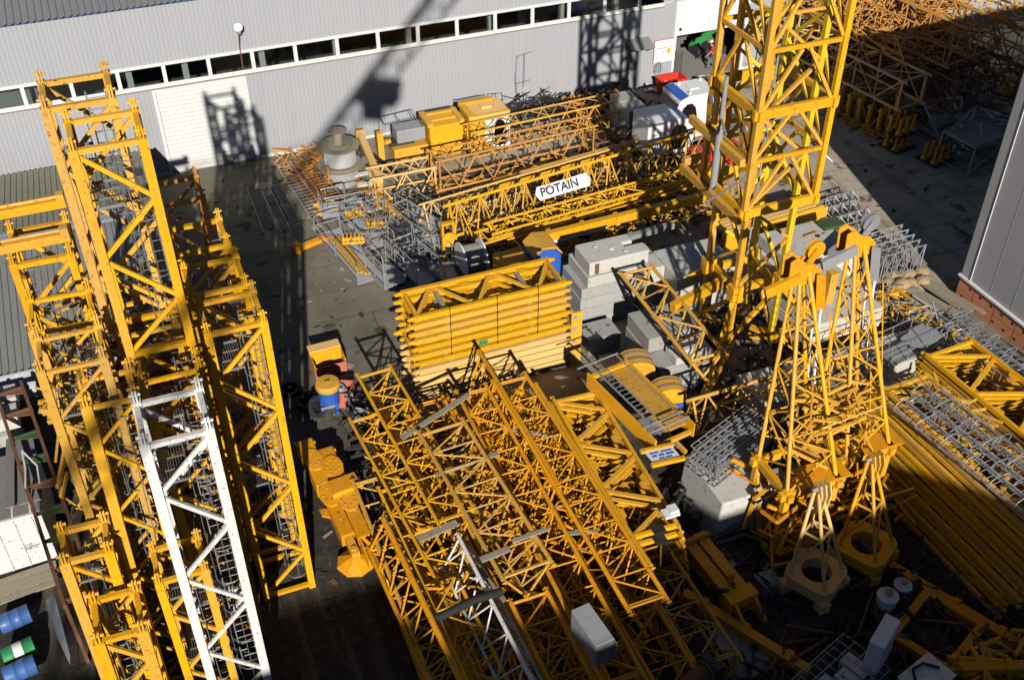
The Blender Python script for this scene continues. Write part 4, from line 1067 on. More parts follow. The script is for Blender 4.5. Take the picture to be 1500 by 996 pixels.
# ------------------------------------------------------------------ tall A-frames (crane heads) standing in front
AG = 'tall yellow crane head A-frames'
def aframe(label, base, w, d, apex, ram=True, grey_sheave=False):
    """base: corner front left; legs to z 3, then four chords to the apex"""
    t = thing('crane_head', label, 'A-frame', base, group=AG); o = V(base)
    ap = V(apex)-o
    cor = [V((0,0,0)), V((w,0,0)), V((w,d,0)), V((0,d,0))]
    for c in cor:
        b = MB(); b.bar(c, c+V((0,0,3.2)), .2, .2, up=(0,1,0)); b.build('leg', M['yellow'], t)
    for i in range(4):
        a, c = cor[i], cor[(i+1) % 4]
        b = MB(); e = (c-a).normalized()*.25; b.bar(a-e+V((0,0,3.0)), c+e+V((0,0,3.0)), .2, .26); b.build('ring_beam', M['yellow'], t)
        b = MB(); b.bar(a+V((0,0,2.7)), (a+c)/2+V((0,0,.15)), .12,.12); b.bar(c+V((0,0,2.7)), (a+c)/2+V((0,0,.15)), .12,.12); b.bar(a+V((0,0,.15)), c+V((0,0,.15)), .16,.2); b.build('leg_brace', M['yellow'], t)
    top = []
    for i, c in enumerate(cor):
        q = ap+V(((-.14,-.12,0),(.14,-.12,0),(.14,.12,0),(-.14,.12,0))[i]); s = c+V((0,0,3.1)); top.append((s,q))
        b = MB(); b.tube(s, q, .066, 10); b.build('chord', M['yellow'], t)
    b = MB()
    for i in range(4):
        (s0,q0),(s1,q1) = top[i], top[(i+1) % 4]
        for k in range(7):
            t0, t1 = k/8, (k+1)/8
            A, B = (s0.lerp(q0,t0), s1.lerp(q1,t1)) if k % 2 == 0 else (s1.lerp(q1,t0), s0.lerp(q0,t1))
            b.tube(A, B, .032, 6)
            if k in (1,3,5): b.tube(s0.lerp(q0,t1), s1.lerp(q1,t1), .03, 6)
    b.build('lacing', M['yellow'], t)
    # head plates with sheaves and hanging pendant bars
    pm = 'amber'
    for s in (-1,1):
        b = MB(); out = [(-.55,-.35),(-.1,-.5),(.45,-.45),(.55,-.1),(.25,.2),(-.05,.3),(-.35,.55),(-.6,.45)]
        b.prism([ap+V((p,s*.2-.02,q)) for p, q in out],(0,.04,0)); b.build('head_plate', M[pm], t)
    b = MB(); b.lathe([(.05,-.06),(.30,-.07),(.27,0),(.30,.07),(.05,.06)], ap+V((.35,.0,.55)), 22, axis='y'); b.build('sheave', M['galv' if grey_sheave else 'yellow'], t)
    b = MB()
    for s in (-1,1): b.bar(ap+V((.05,s*.12,.1)), ap+V((.4,s*.12,.6)), .04, .22)
    b.build('sheave_arm', M['galv' if grey_sheave else 'amber'], t)
    for s in (-1,1):
        p0 = ap+V((.42,-.25+s*.16,-.1)); p1 = p0+V((.12,-.12,-1.25)); p2 = p1+V((.05,-.35,-2.6))
        b = MB(); b.bar(p0, p1, .06, .26); b.build('link_plate', M['grey' if grey_sheave else 'amber'], t)
        b = MB(); b.tube(p1, p2, .045, 8); b.box(p1,(.1,.1,.2)); b.box(p2,(.1,.1,.2)); b.build('pendant_bar', M['clean_white'], t)
    b = MB(); b.bar(ap+V((-.2,-.3,-.1)), ap+V((-1.3,-.2,-.45)), .14,.34); b.build('back_arm', M['grey' if grey_sheave else 'amber'], t)
    L = (V((w*.9,d*.3,3.2))-(ap+V((.9,-.3,-1.6)))).length
    lo = link_mesh('ladder', ladder_mesh(L,.42,'yellow',.32), t); s = V((w*.9,d*.3,3.2)); lo.matrix_local = axes(s, ap+V((.9,-.3,-1.6))-s, (1,0,0))
    boxpart(t, 'deck', 'amber', ((w*.35,-.15,3.14),(w+.45,d*.45,3.2)))
    return t
aframe('left of two tall A-frames with a yellow sheave head, in front of the tower crane', (16.01,18.11,0.00), 1.75, 1.6, (17.54,21.29,8.90))
aframe('right of two tall A-frames with a grey sheave head and grey link plates', (18.54,18.68,0.00), 1.6, 1.7, (19.59,21.55,9.20), grey_sheave=True)
SG = 'small pyramid frames on ring bases'
def pyramid(label, cen, s, apex, mat):
    t = thing('pyramid_stand', label, 'pyramid frame', cen, group=SG); ap = V(apex)-V(cen)
    # ring base with corner feet
    b = MB(); n = 28; ri, ro = s*.5, s*.85; pts = []
    for k in range(n):
        a = 2*PI*k/n; q = max(abs(math.cos(a-.5)), abs(math.sin(a-.5))); pts.append((a, ri, min(ro/q, ro*1.18)))
    vs_ = []; fs = []
    for zz in (.35,.75):
        for a, r0, r1 in pts: vs_ += [(r0*math.cos(a), r0*math.sin(a), zz), (r1*math.cos(a), r1*math.sin(a), zz)]
    N = 2*n
    for k in range(n):
        j = (k+1) % n; a0, a1, b0, b1 = 2*k, 2*k+1, 2*j, 2*j+1
        fs += [(a0,b0,b1,a1), (N+a0,N+a1,N+b1,N+b0), (a0,N+a0,N+b0,b0), (a1,b1,N+b1,N+a1)]
    b.add(vs_, fs); b.build('ring_base', M[mat], t)
    cs = []
    for k in range(4):
        a = .5+PI/4+k*PI/2; c = V((ro*1.12*math.cos(a), ro*1.12*math.sin(a), 0)); cs.append(c+V((0,0,.75)))
        b = MB(); b.box((c.x,c.y,.18),(.34,.34,.36)); b.bar(c+V((0,0,.3)), c*.8+V((0,0,.6)),.2,.2); b.build('foot', M[mat], t)
    for k in range(4):
        q = ap+V((.1*math.cos(.5+PI/4+k*PI/2), .1*math.sin(.5+PI/4+k*PI/2), -.1)); b = MB(); b.tube(cs[k]*.92+V((0,0,.0)), q, .058, 8); b.build('leg', M[mat], t)
    b = MB()
    for k in range(4):
        q0 = cs[k]*.92; q1 = cs[(k+1) % 4]*.92
        b.tube(q0.lerp(ap,.1), q1.lerp(ap,.5), .035, 6); b.tube(q0.lerp(ap,.5), q1.lerp(ap,.5), .04, 6)
    b.build('lacing', M[mat], t)
    for x in (-.16,.0,.16):
        b = MB(); out = [(-.2,-.9),(.16,-.95),(.24,-.2),(.16,.15),(-.1,.2),(-.24,-.1)]; b.prism([ap+V((x+.12,p-.02,q)) for p, q in out],(.045,0,0)); b.build('head_plate', M[mat], t)
    b = MB(); b.tube(ap+V((-.2,0,0)), ap+V((.42,0,0)), .06, 10); b.tube(ap+V((-.15,-.05,-.7)), ap+V((.42,-.05,-.7)), .05, 10); b.build('pin', M['grey'], t)
    return t
pyramid('pale faded pyramid frame on a ring base, left of two, in the front shade', (16.28,16.43,0.55), .92, (16.34,17.23,4.00), 'cream')
pyramid('yellow pyramid frame on a ring base, right of two, in the front shade', (18.32,16.77,0.55), .95, (18.54,17.68,4.00), 'yellow')

# ------------------------------------------------------------------ concrete ballast
def block(label, lo_, hi_, mat='concrete', group=None, hole=False, rz=0.0, bev=.03, name='ballast_block'):
    lo_ = V(lo_); hi_ = V(hi_); c = (lo_+hi_)/2; s = hi_-lo_
    t = thing(name, label, 'concrete block', (c.x, c.y, lo_.z), rz, group)
    b = MB(); b.box((0,0,s.z/2), s); b.build('body', M[mat], t, bevel=bev)
    b = MB()
    for q in (-.3,.3): b.path([(s.x*q-.09,0,s.z-.02),(s.x*q-.07,0,s.z+.06),(s.x*q+.07,0,s.z+.06),(s.x*q+.09,0,s.z-.02)], .016, 6)
    b.build('lifting_eye', M['rust'], t)
    if hole:
        b = MB(); b.lathe([(.12,0),(.12,.012),(0,.012)], (s.x*.2,0,s.z), 16); b.build('hole', M['dark'], t)
    return t
BA = 'concrete slabs stacked behind the flat panel stack'
for k in range(5):
    lab = ['lowest','second','third','fourth','topmost'][k]+' grey slab in the ballast stack right of the flat panels'
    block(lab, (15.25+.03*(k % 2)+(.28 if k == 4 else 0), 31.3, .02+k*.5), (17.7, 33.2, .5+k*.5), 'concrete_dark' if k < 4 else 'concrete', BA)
t = thing('notched_ballast', 'pale notched ballast block with a brown end patch on the grey slab stack', 'concrete block', (16.85, 32.1, 2.53))
b = MB(); b.prism([(-1.25,-.75,0),(1.35,-.75,0),(1.35,-.1,0),(.55,-.1,0),(.55,.15,0),(1.05,.15,0),(1.05,.7,0),(-1.25,.7,0)],(0,0,.62)); b.build('body', M['concrete'], t, bevel=.05)
boxpart(t, 'end_patch', 'rust', ((-1.02,-.757,.05),(-.84,-.752,.55)))
b = MB()
for x, y in ((-.6,.2),(.4,-.5)): b.path([(x-.1,y,.6),(x-.08,y,.68),(x+.08,y,.68),(x+.1,y,.6)],.016,6)
b.lathe([(.1,.62),(.1,.65),(0,.66)],(.0,-.1,0),16); b.build('lifting_eye', M['clean_white'], t)
block('loose damp concrete block low behind the right end of the panel stack', (14.9,29.7,0), (16.3,30.8,.75), 'concrete_dark')
block('long dark concrete block on the ground by the winch covers', (15.0,27.2,0), (15.6,29.0,.5), 'concrete_dark')
BB = 'big upright ballast blocks by the crane foot'
for k, (lo_, hi_, lab) in enumerate((((18.0,31.2,0),(18.93,33.1,2.3),'narrow pale upright ballast block left of the crane foot'), ((18.95,30.2,0),(21.7,32.4,2.3),'broad pale ballast block with a round hole behind the crane foot'))):
    block(lab, lo_, hi_, 'concrete', BB, hole=k == 1, bev=.08)
BC = 'stepped concrete stack left of the crane foot'
for k, (lo_, hi_, lab) in enumerate((
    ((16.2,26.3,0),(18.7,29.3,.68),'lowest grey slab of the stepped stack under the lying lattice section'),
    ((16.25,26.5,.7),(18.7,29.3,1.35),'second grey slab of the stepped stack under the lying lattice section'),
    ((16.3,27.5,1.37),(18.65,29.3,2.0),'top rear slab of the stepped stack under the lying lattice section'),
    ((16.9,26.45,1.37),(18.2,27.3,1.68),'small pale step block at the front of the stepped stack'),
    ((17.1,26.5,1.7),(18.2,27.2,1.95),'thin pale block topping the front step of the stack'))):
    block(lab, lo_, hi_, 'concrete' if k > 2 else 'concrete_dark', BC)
lattice('lattice_section', 'open yellow lattice section lying across the stepped concrete stack, tail toward the crane', 'crane jib', None, (17.05,30.3,2.25), (17.15,24.9,1.95), tri_dn(1.35,.95), TRF('W','Z'), 'yellow_old', 4, (.07,.07,.06), .04, lug=.16)
b = MB()
for k in range(4): b.path([V((16.7+.2*k,29.6,2.1)),V((16.9+.2*k,28.2,2.12)),V((17.2+.15*k,27.2,2.05)),V((17.3+.2*k,26.2,1.4))],.02,5)
o = b.build('lifting_chain', M['dark']); tag(o, 'dark chains and cables spread on the stepped concrete stack', 'chain')
BD = 'concrete slabs right of the crane foot'
for k in range(3): block(['lowest','middle','topmost'][k]+' of three wide slabs just right of the crane foot', (22.6,26.3-.1*k,.02+k*.62), (26.0-.1*k,29.6,.6+k*.62), 'concrete', BD, hole=k == 2)
BE = 'pale slabs stacked before the yellow box beam'
for k in range(3): block(['lowest','middle','topmost'][k]+' of the pale slabs stacked before the box beam with cream bars', (23.9+.15*k,30.4,.02+k*.58), (28.0-.3*k,32.6,.57+k*.58), 'concrete', BE, hole=k == 2)
block('dark slab lying flat behind the crane foot', (20.6,32.9,0), (23.4,34.6,.6), 'concrete_dark')
for k in range(2): block(['lower','upper'][k]+' pale slab lying crosswise between the crane foot and the left A-frame', (18.9,23.6,.02+k*.56), (20.3,25.6-.2*k,.55+k*.56), 'concrete', 'pale slabs between crane foot and A-frame')
BF = 'long slabs behind the right A-frame'
block('long slab with a round hole under the grey walkway railing', (20.6,23.4,.75), (26.2,25.0,1.45), 'concrete', BF, hole=True)
block('lower long slab carrying the holed one behind the right A-frame', (20.4,22.7,0), (26.0,24.8,.73), 'concrete', BF)
bl = thing('ballast_corner', 'large pale concrete block with a slanting side below the white grid frames', 'concrete block', (15.5,20.4,0))
b = MB(); b.prism([(-1.0,-1.1,0),(1.1,-1.1,0),(1.1,-1.1,1.95),(-.85,-1.1,1.95)],(0,2.4,0)); b.build('body', M['concrete'], bl, bevel=.06)
b = MB(); b.path([(.5,-1.02,.4),(.5,-1.1,.5),(.5,-1.1,1.0),(.5,-1.02,1.1)],.02,6); b.build('lifting_eye', M['dark'], bl)
GG = 'white grid frames stacked on the slanted ballast block'
_gr = MB()
for q in range(9): _gr.tube((q*.36,0,0),(q*.36,1.1,0),.018,5)
for q in range(5): _gr.tube((0,q*.275,0),(2.9,q*.275,0),.018,5)
_gr.tube((0,0,0),(0,0,.22),.016,5); _gr.tube((2.88,0,0),(2.88,0,.22),.016,5)
_grm = _gr.mesh('grid_mesh', M['galv'])
for k in range(7):
    o = link_mesh('grid_mesh', _grm, None); o.matrix_world = axes((14.75+.05*(k % 3)+.06*k, 20.0+.09*k, 2.0+k*.075), (.93,.37,.0)); tag(o, ['lowest','second','third','fourth','fifth','sixth','topmost'][k]+' white grid frame on the slanted concrete block', 'grid frame', GG)
# triangular boom leaning in the shade between the concrete and the A-frames
lattice('lattice_section', 'rust flecked yellow triangular lattice boom lying in half shade before the stepped concrete stack', 'crane jib', None, (16.09,23.77,1.00), (22.09,23.23,1.60), tri_up(1.1,1.2), TRF('W','Z'), 'yellow_old', 5, (.06,.06,.075), .035, lug=.2)
lattice('lattice_section', 'dark shaded lattice boom on the ground below the rust flecked one', 'crane jib', None, (15.44,22.32,0.30), (19.33,22.59,0.30), square(.9), SQF('Z'), 'rust', 4, .05, .03)
bx = thing('box_beam', 'yellow box beam with cream bars on top behind the crane foot', 'beam', m=axes((23.1,34.3,1.0),(5.6,.5,.0)))
boxpart(bx, 'beam', 'yellow', ((0,-.6,-.9),(5.6,-.5,.2)), ((0,.5,-.9),(5.6,.6,.2)), ((0,-.499,-.9),(5.6,.499,-.75)))
boxpart(bx, 'end_plate', 'yellow', ((5.6,-.62,-.9),(5.85,-.5,.1)), ((5.6,.5,-.9),(5.85,.62,.1)))
for k in range(4): boxpart(bx, 'bar', 'cream', ((.2,-.42+k*.24,.05),(5.3,-.27+k*.24,.2)))
boxpart(bx, 'warning_tag', 'red', ((-.02,-.605,-.5),(.12,-.601,.0)))
b = MB(); b.box((0,0,.06),(1.0,.7,.12)); o = b.build('green_sheet', M['rack_green']); o.location = (27.4,32.0,1.77); tag(o, 'small dark green lid lying on the pale slabs', 'lid')
b = MB(); b.bar((-.35,0,.03),(.35,.1,.03),.1,.05); o = b.build('orange_bar', M['orange']); o.location = (26.2,31.6,1.76); tag(o, 'short orange bar lying on the topmost pale slab', 'bar')
b = MB(); b.box((0,0,.02),(1.6,.4,.3)); o = b.build('grey_beam', M['grey']); o.matrix_world = axes((26.6,30.0,2.1),(1,.4,.1)); tag(o, 'grey steel arm resting across the pale slabs', 'beam')
# grey walkway with railings over the long slabs
wk = thing('railed_walkway', 'grey railed walkway lying on the long slabs behind the right A-frame', 'walkway', m=axes((20.9,22.75,1.5),(6.0,1.0,.05)))
g_ = link_mesh('grating', grating_mesh(6.0,.8,'galv'), wk)
b = MB()
for y in (-.04,.86):
    for z in (.5,1.0): b.tube((0,y,z),(6,y,z),.025,6)
    for k in range(7): b.tube((k,y,0),(k,y,1.0),.022,6)
b.build('railing', M['galv'], wk)

# ------------------------------------------------------------------ big stack of mast panels at the right, half shaded
TG = 'long mast panels in the stack at the right'
nS = 14
for k in range(nS):
    z = .16+k*.237
    A = V((20.75+.06*k+.05*(k % 2), 22.0-.09*k+.12*(k % 3), z)); B = A+V((.35,-8.2,.0))
    lab = 'topmost long yellow panel in the big right stack, under the grey ladders' if k == nS-1 else ('lowest long panel in the big right stack, in full shade' if k == 0 else '%s long panel up from the ground in the big right stack' % ORD[k])
    m_ = axes(A+V((.85,0,0)), B-A)
    panel(lab, TG, m_, 8.2, 1.75, 'yellow_old' if k % 3 == 0 else 'yellow', 6, .16, .15)
UG = 'yellow panels in the upper right stack'
for k in range(7):
    z = .2+k*.3
    A = V((25.6+.05*(k % 2)-.05*k, 23.6-.1*k, z)); B = A+V((.5,-8.0,.0))
    lab = 'topmost yellow panel of the stack beyond the grey ladders at the right' if k == 6 else ('lowest yellow panel of the stack beyond the grey ladders' if k == 0 else '%s yellow panel up in the stack beyond the grey ladders' % ORD[k])
    panel(lab, UG, axes(A+V((1.0,0,0)), B-A), 8.0, 2.1, 'yellow', 7, .15, .17)
LG = 'grey hoop ladders lying on the right panel stack'
for k, (u0, v0, u1, v1, z, lab) in enumerate(((1318,613,1515,790,3.45,'left grey hoop ladder lying on the big right panel stack'), (1340,590,1520,730,3.45,'right grey hoop ladder lying on the big right panel stack'))):
    A = V([(21.35,19.9,3.42),(22.35,20.3,3.42)][k]); B = A+V((.75,-6.2,-.02))
    ladder('hoop_ladder', lab, LG, A, B, .62, 'galv', None, True, box=True)
for k in range(2):
    A = V((21.9+.9*k,19.9,3.4)); ladder('hoop_ladder', ['second grey hoop ladder in from the left on the right stack, partly under the others','grey hoop ladder at the outer edge of the right stack'][k], LG, A, A+V((.7,-6.3,.05)), .6, 'galv', None, True, box=True)
# loose long ladders and hoops along the grey building
KG = 'grey ladders heaped along the grey building'
kl = ['long grey ladder standing on edge in front of the heap by the grey building','grey hoop ladder in the heap nearest the orange plinth','second grey hoop ladder from the orange plinth','grey hoop ladder in the middle of the heap by the plinth','grey hoop ladder in the heap behind the ladder standing on edge']
ladder('long_ladder', kl[0], KG, (26.3,26.9,1.3), (27.4,20.9,1.5), .55, 'galv', (0,.25,.97), box=True)
for k in range(4): ladder('hoop_ladder', kl[1+k], KG, (29.6-.62*k,26.0-.4*k,.45+.2*k), (30.1-.6*k,18.6-.4*k,.5+.22*k), .5, 'galv', None, True, box=True)
PG = 'grey pipes in the bundle by the orange plinth'
for k in range(9):
    b = MB(); b.tube((0,0,0),(.9,-7.5+.3*(k % 3),0),.055,8); o = b.build('long_pipe', M['galv']); o.location = (28.4+.16*(k % 5)+.05*k, 28.7-.2*(k % 4), .08+.12*(k//5)+.02*(k % 2))
    tag(o, '%s grey pipe of the loose bundle between the plinth and the ladder heap' % ['leftmost','second','third','fourth','fifth','sixth','seventh','eighth','rightmost'][k], 'pipe', PG)
for k in range(6):
    b = MB(); b.box2((-.12,-1.6,-.03),(.12,1.6,.03)); o = b.build('board', M['timber']); o.location = (29.0+.3*k,28.0-.35*(k % 3),.35+.03*(k % 2)); o.rotation_euler = (0,0,.16+.03*(k % 3)); tag(o, '%s weathered board by the corner of the grey building' % ['leftmost','second','third','fourth','fifth','rightmost'][k], 'board', 'weathered boards by the grey building')
# heap of brown wrapping by the corner
rgm = random.Random(5)
b = MB()
for k in range(16):
    c = V((29.6+rgm.uniform(-.9,.9), 29.0+rgm.uniform(-.5,.5), .1+rgm.uniform(0,.3))); n0 = 9
    b.lathe([(0,-.15),(.2,-.14),(.32+rgm.uniform(0,.1),-.02),(.26,.12),(.1,.2),(0,.19)], c, n0, False)
o = b.build('crumpled_sheet', paint('brown_wrapping', (.42,.30,.17), amount=.5, rough=.9)); tag(o, 'crumpled brown wrapping heaped at the corner of the grey building', 'wrapping')
clutter('yellow_struts', 'yellow struts and brackets tangled under the ladder heap', 'struts', 'yellow', (25.2,22.5,.1), (28.2,27.8,1.1), 130, .04, 41, .8, 2.0)
clutter('grey_struts', 'grey rods and brackets tangled between the slabs and the ladder heap', 'rods', 'galv', (25.5,23.5,.1), (28.6,28.0,1.2), 90, .024, 42, .6, 1.8)
t = thing('grey_bracket_box', 'grey folded steel box bracket behind the end of the upper right panels', 'bracket', m=at(26.2,24.2,.9,.35))
boxpart(t,'plate','grey',((-.7,-.5,.75),(.7,.5,.8)),((-.7,-.5,0),(-.65,.5,.749)),((.65,-.5,0),(.7,.5,.749))); boxpart(t,'inner_plate','galv',((-.6,.1,.1),(.6,.15,.745)))
t = thing('eye_bracket', 'yellow arm with a round eye sticking out beyond the ladder heap', 'arm', m=axes((28.2,20.6,1.6),(.7,-1.3,0)))
b = MB(); b.prism([(0,-.3,0),(1.1,-.16,0),(1.3,0,0),(1.1,.16,0),(0,.3,0)],(0,0,.08)); b.build('plate', M['yellow'], t); b = MB(); b.tube((1.1,0,-.06),(1.1,0,.16),.1,14); b.build('eye', M['grey'], t); boxpart(t,'post','yellow',((-.1,-.1,-1.6),(.12,.1,-.002)))
# light grey lattice frames near the shadow edge
NG = 'light grey lattice frames stacked by the shadow edge'
for k in range(5):
    A = V((28.2+.02*k, 29.2+.42*k, .15)); lattice('grey_lattice', '%s light grey lattice frame in the row right of the pale slabs' % ['nearest','second nearest','middle','second farthest','farthest'][k], 'lattice frame', NG, A, A+V((2.2,.1,0)), ((0,0),(0,1.5)), ((0,1,'X'),), 'galv', 4, .03, .02)
for k in range(6):
    A = V((28.2+.3*(k % 3), 33.2+.38*k, .12+.3*(k % 2))); lattice('grey_lattice', '%s light grey lattice frame lying flat in the group behind the yellow box beam' % ['nearest','second','third','fourth','fifth','farthest'][k], 'lattice frame', 'light grey lattice frames lying behind the box beam', A, A+V((2.6,.25,0)), ((-.35,0),(.35,0),(0,.4)), TRF('W','Z'), 'galv', 5, .028, .016)
# yellow beams under the A-frames
t = thing('undercarriage', 'heavy yellow base frame lying behind the right A-frame, brackets on top', 'frame', m=axes((20.38,22.63,0.90), V((21.88,20.33,0.90))-V((20.38,22.63,0.90))))
boxpart(t,'beam','yellow',((0,-.5,-.3),(3.0,-.2,.2))); boxpart(t,'beam','yellow',((0,.5,-.3),(3.0,.8,.2))); boxpart(t,'cross_beam','yellow',((.2,-.199,-.2),(.5,.499,.15)),((2.4,-.199,-.2),(2.7,.499,.15)))
b = MB(); b.lathe([(0,-.1),(.2,-.1),(.2,.1),(0,.1)],(1.4,-.6,.15),14,axis='y'); b.build('roller', M['galv'], t)

# ------------------------------------------------------------------ shaded front right corner
t = thing('bucket_beam', 'long amber steel beam with forked ends lying in the front shade', 'beam', m=axes((13.70,19.48,0.70), V((13.99,16.43,0.60))-V((13.70,19.48,0.70))))
LL = (V((13.99,16.43,0.60))-V((13.70,19.48,0.70))).length
boxpart(t,'beam','amber',((.1,-.42,-.4),(LL*.8,-.05,.15))); boxpart(t,'beam','amber',((.1,.05,-.4),(LL*.8,.42,.15)))
boxpart(t,'head','amber',((LL*.8+.002,-.5,-.45),(LL*.95,.5,.25)))
b = MB()
for y in (-.4,.3): b.prism([(LL*.951,y,-.4),(LL*.951,y,.2),(LL*1.16,y,-.2),(LL*1.16,y,-.4)],(0,.1,0))
b.build('fork', M['amber'], t); b = MB(); b.tube((.3,-.48,.2),(.3,.48,.2),.1,12); b.tube((LL*.7,0,.15),(LL*.7,0,.6),.09,10); b.build('pin', M['amber'], t)
def canister(label, c, s=1.0):
    t = thing('canister', label, 'canister', c, group='white canisters in the front shade')
    b = MB(); b.lathe([(0,0),(.26*s,0),(.27*s,.05),(.27*s,.62*s),(.3*s,.64*s),(.3*s,.7*s),(.24*s,.74*s),(0,.76*s)], (0,0,0), 24); b.build('body', M['clean_white'], t)
    b = MB(); b.lathe([(.1*s,.76*s),(.1*s,.84*s),(0,.85*s)], (.02,0,0), 14); b.path([(-.2*s,0,.74*s),(-.16*s,0,.9*s),(.16*s,0,.9*s),(.2*s,0,.74*s)],.012); b.build('cap', M['galv'], t); return t
canister('front white canister of the pair beside the pale box', (18.06,15.16,-0.00), 1.1); canister('rear white canister of the pair beside the pale box', (18.81,15.39,0.00), .95)
t = thing('tall_box', 'tall pale box cabinet standing in the front shade', 'cabinet', m=at(16.55,13.6,0,.55)); boxpart(t,'body','clean_white',((-.6,-.22,0),(.6,.22,1.75)),bevel=.02); boxpart(t,'door','white',((-.56,-.24,.06),(.56,-.221,1.7))); boxpart(t,'latch','dark',((.42,-.26,.85),(.48,-.241,1.05)))
t = thing('low_box', 'low pale box with a dark hose on top in the front shade', 'cabinet', m=at(17.15,12.3,0,.25)); boxpart(t,'body','clean_white',((-.65,-.45,0),(.65,.45,1.0)),bevel=.03); boxpart(t,'lid','white',((-.67,-.47,1.002),(.67,.47,1.06)))
b = MB(); b.path([(-.4,.1,1.1),(-.2,.35,1.12),(.2,.3,1.12),(.45,-.05,1.1)],.04); b.build('hose', M['black'], t)
t = thing('wire_cage', 'long wire cage full of pale packs in the front shade', 'cage', m=at(14.6,13.2,0,.33))
b = MB()
for q in range(13): b.tube((-1.8+q*.3,-.8,.7),(-1.8+q*.3,.8,.7),.016,5); b.tube((-1.8+q*.3,-.8,0),(-1.8+q*.3,-.8,.7),.014,5); b.tube((-1.8+q*.3,.8,0),(-1.8+q*.3,.8,.7),.014,5)
for y in (-.8,-.4,0,.4,.8): b.tube((-1.8,y,.7),(1.8,y,.7),.018,5)
for z in (.05,.35): b.tube((-1.8,-.8,z),(1.8,-.8,z),.016,5); b.tube((-1.8,.8,z),(1.8,.8,z),.016,5)
b.build('mesh', M['galv'], t)
for k in range(6): boxpart(t,'pack','clean_white',((-1.6+k*.55,-.6+.2*(k % 2),.05),(-1.15+k*.55,.2+.2*(k % 2),.45)))
t = thing('open_square_beam', 'open square amber frame lying in the shade below the right panel stack', 'frame', m=at(18.9,13.8,.0,.42))
for a, c in (((-1.2,-1.0,.1),(1.2,-.75,.45)),((-1.2,.75,.1),(1.2,1.0,.45)),((-1.2,-.749,.1),(-.95,.749,.45)),((.95,-.749,.1),(1.2,.749,.45))): boxpart(t,'beam','amber',(a,c))
boxpart(t,'post','amber',((-1.15,-.95,.451),(-.95,-.8,1.0)))
clutter('shaded_scrap', 'dark machine parts scattered in the shade between the canisters and the square frame', 'scrap', 'dark', (17.4,14.2,0), (19.6,16.2,.6), 60, .045, 51, .3, .9)
clutter('bottom_scrap', 'yellow and rusty steel lying along the bottom right edge in the shade', 'steel', 'amber', (17.5,11.0,0), (21.5,12.8,.7), 60, .06, 52, .8, 2.4)
t = thing('winch_drum', 'dark winch with a rope drum in the shade at the end of the jib pile', 'winch', m=at(10.9,14.4,.9,.3))
b = MB(); b.lathe([(0,-.55),(.36,-.55),(.36,-.48),(.27,-.47),(.27,.47),(.36,.48),(.36,.55),(0,.55)],(0,0,.4),24,axis='x'); b.build('drum', M['rust'], t)
boxpart(t,'motor','blue',((-1.35,-.25,.15),(-.6,.25,.65)),bevel=.05); boxpart(t,'bed','dark',((-1.4,-.5,-.05),(.8,.5,.03))); boxpart(t,'gear_case','dark',((.58,-.35,.03),(.85,.35,.75)),bevel=.03)
block('broken concrete slab on the dark ground by the forked beam', (12.7,14.6,0), (13.9,16.4,.12), 'concrete_dark', name='broken_slab')
t = thing('jack_stand', 'small dark jack stand on the ground right of the pile end', 'jack', (12.21,16.96,-0.00)); boxpart(t,'base','dark',((-.2,-.2,0),(.2,.2,.08))); boxpart(t,'post','galv',((-.1,-.1,.081),(.1,.1,.6))); boxpart(t,'top','dark',((-.16,-.16,.601),(.16,.16,.68)))

# ------------------------------------------------------------------ heap of lattice booms, top right, and the pins beneath
VG = 'lattice booms heaped at the top right'
def boom(label, A, B, w, h, kind, mat, cr=.07, br=.035, npan=None):
    A = V(A); B = V(B); L = (B-A).length
    ch = tri_up(w,h) if kind == 'up' else (tri_dn(w,h) if kind == 'dn' else square(w,h)); fc = SQF('N') if kind == 'sq' else TRF('W','Z')
    lattice('heaped_boom', label, 'crane jib', VG, A, B, ch, fc, mat, npan or max(4, round(L/1.6)), cr, br, lug=.15)
d0 = V((-.32,-.95,0)).normalized()
def row(x, y, z, L): a = V((x,y,z)); return a, a+V((.16,-1,0)).normalized()*L
for args in (
    ('orange boom in the front row of the top right heap, sunlit', *row(38.0,52.0,3.9,12.5), 1.9,1.8,'up','orange'),
    ('second orange boom from the front in the top right heap', *row(40.0,53.5,3.9,13.5), 1.9,1.8,'up','orange'),
    ('white topped boom with a pale chord above the orange ones', *row(40.6,54.5,5.9,12.5), 1.6,1.5,'dn','white'),
    ('yellow boom at the outer end of the top right heap, catching the sun', *row(43.5,55.0,4.5,14.5), 1.7,1.7,'up','yellow_old'),
    ('yellow boom farthest right at the top of the heap', *row(45.6,55.0,4.6,13.5), 1.6,1.6,'sq','yellow_old'),
    ('brown long boom low in the front of the top right heap, nearest the crane', *row(35.3,50.0,2.3,11.0), 1.7,1.5,'sq','cream'),
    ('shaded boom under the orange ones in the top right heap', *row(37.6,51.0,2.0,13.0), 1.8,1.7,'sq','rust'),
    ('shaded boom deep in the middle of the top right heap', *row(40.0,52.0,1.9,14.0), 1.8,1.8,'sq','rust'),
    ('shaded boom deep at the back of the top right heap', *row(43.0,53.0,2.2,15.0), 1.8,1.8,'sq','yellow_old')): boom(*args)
for k in range(3):
    A, B = row(36.6+2.4*k,46.0,1.0+.7*k,7.5); ladder('grey_ladder', ['lowest','middle','highest'][k]+' grey ladder lying in the shade under the top right heap', 'grey ladders under the top right heap', A, B, .55, 'galv')
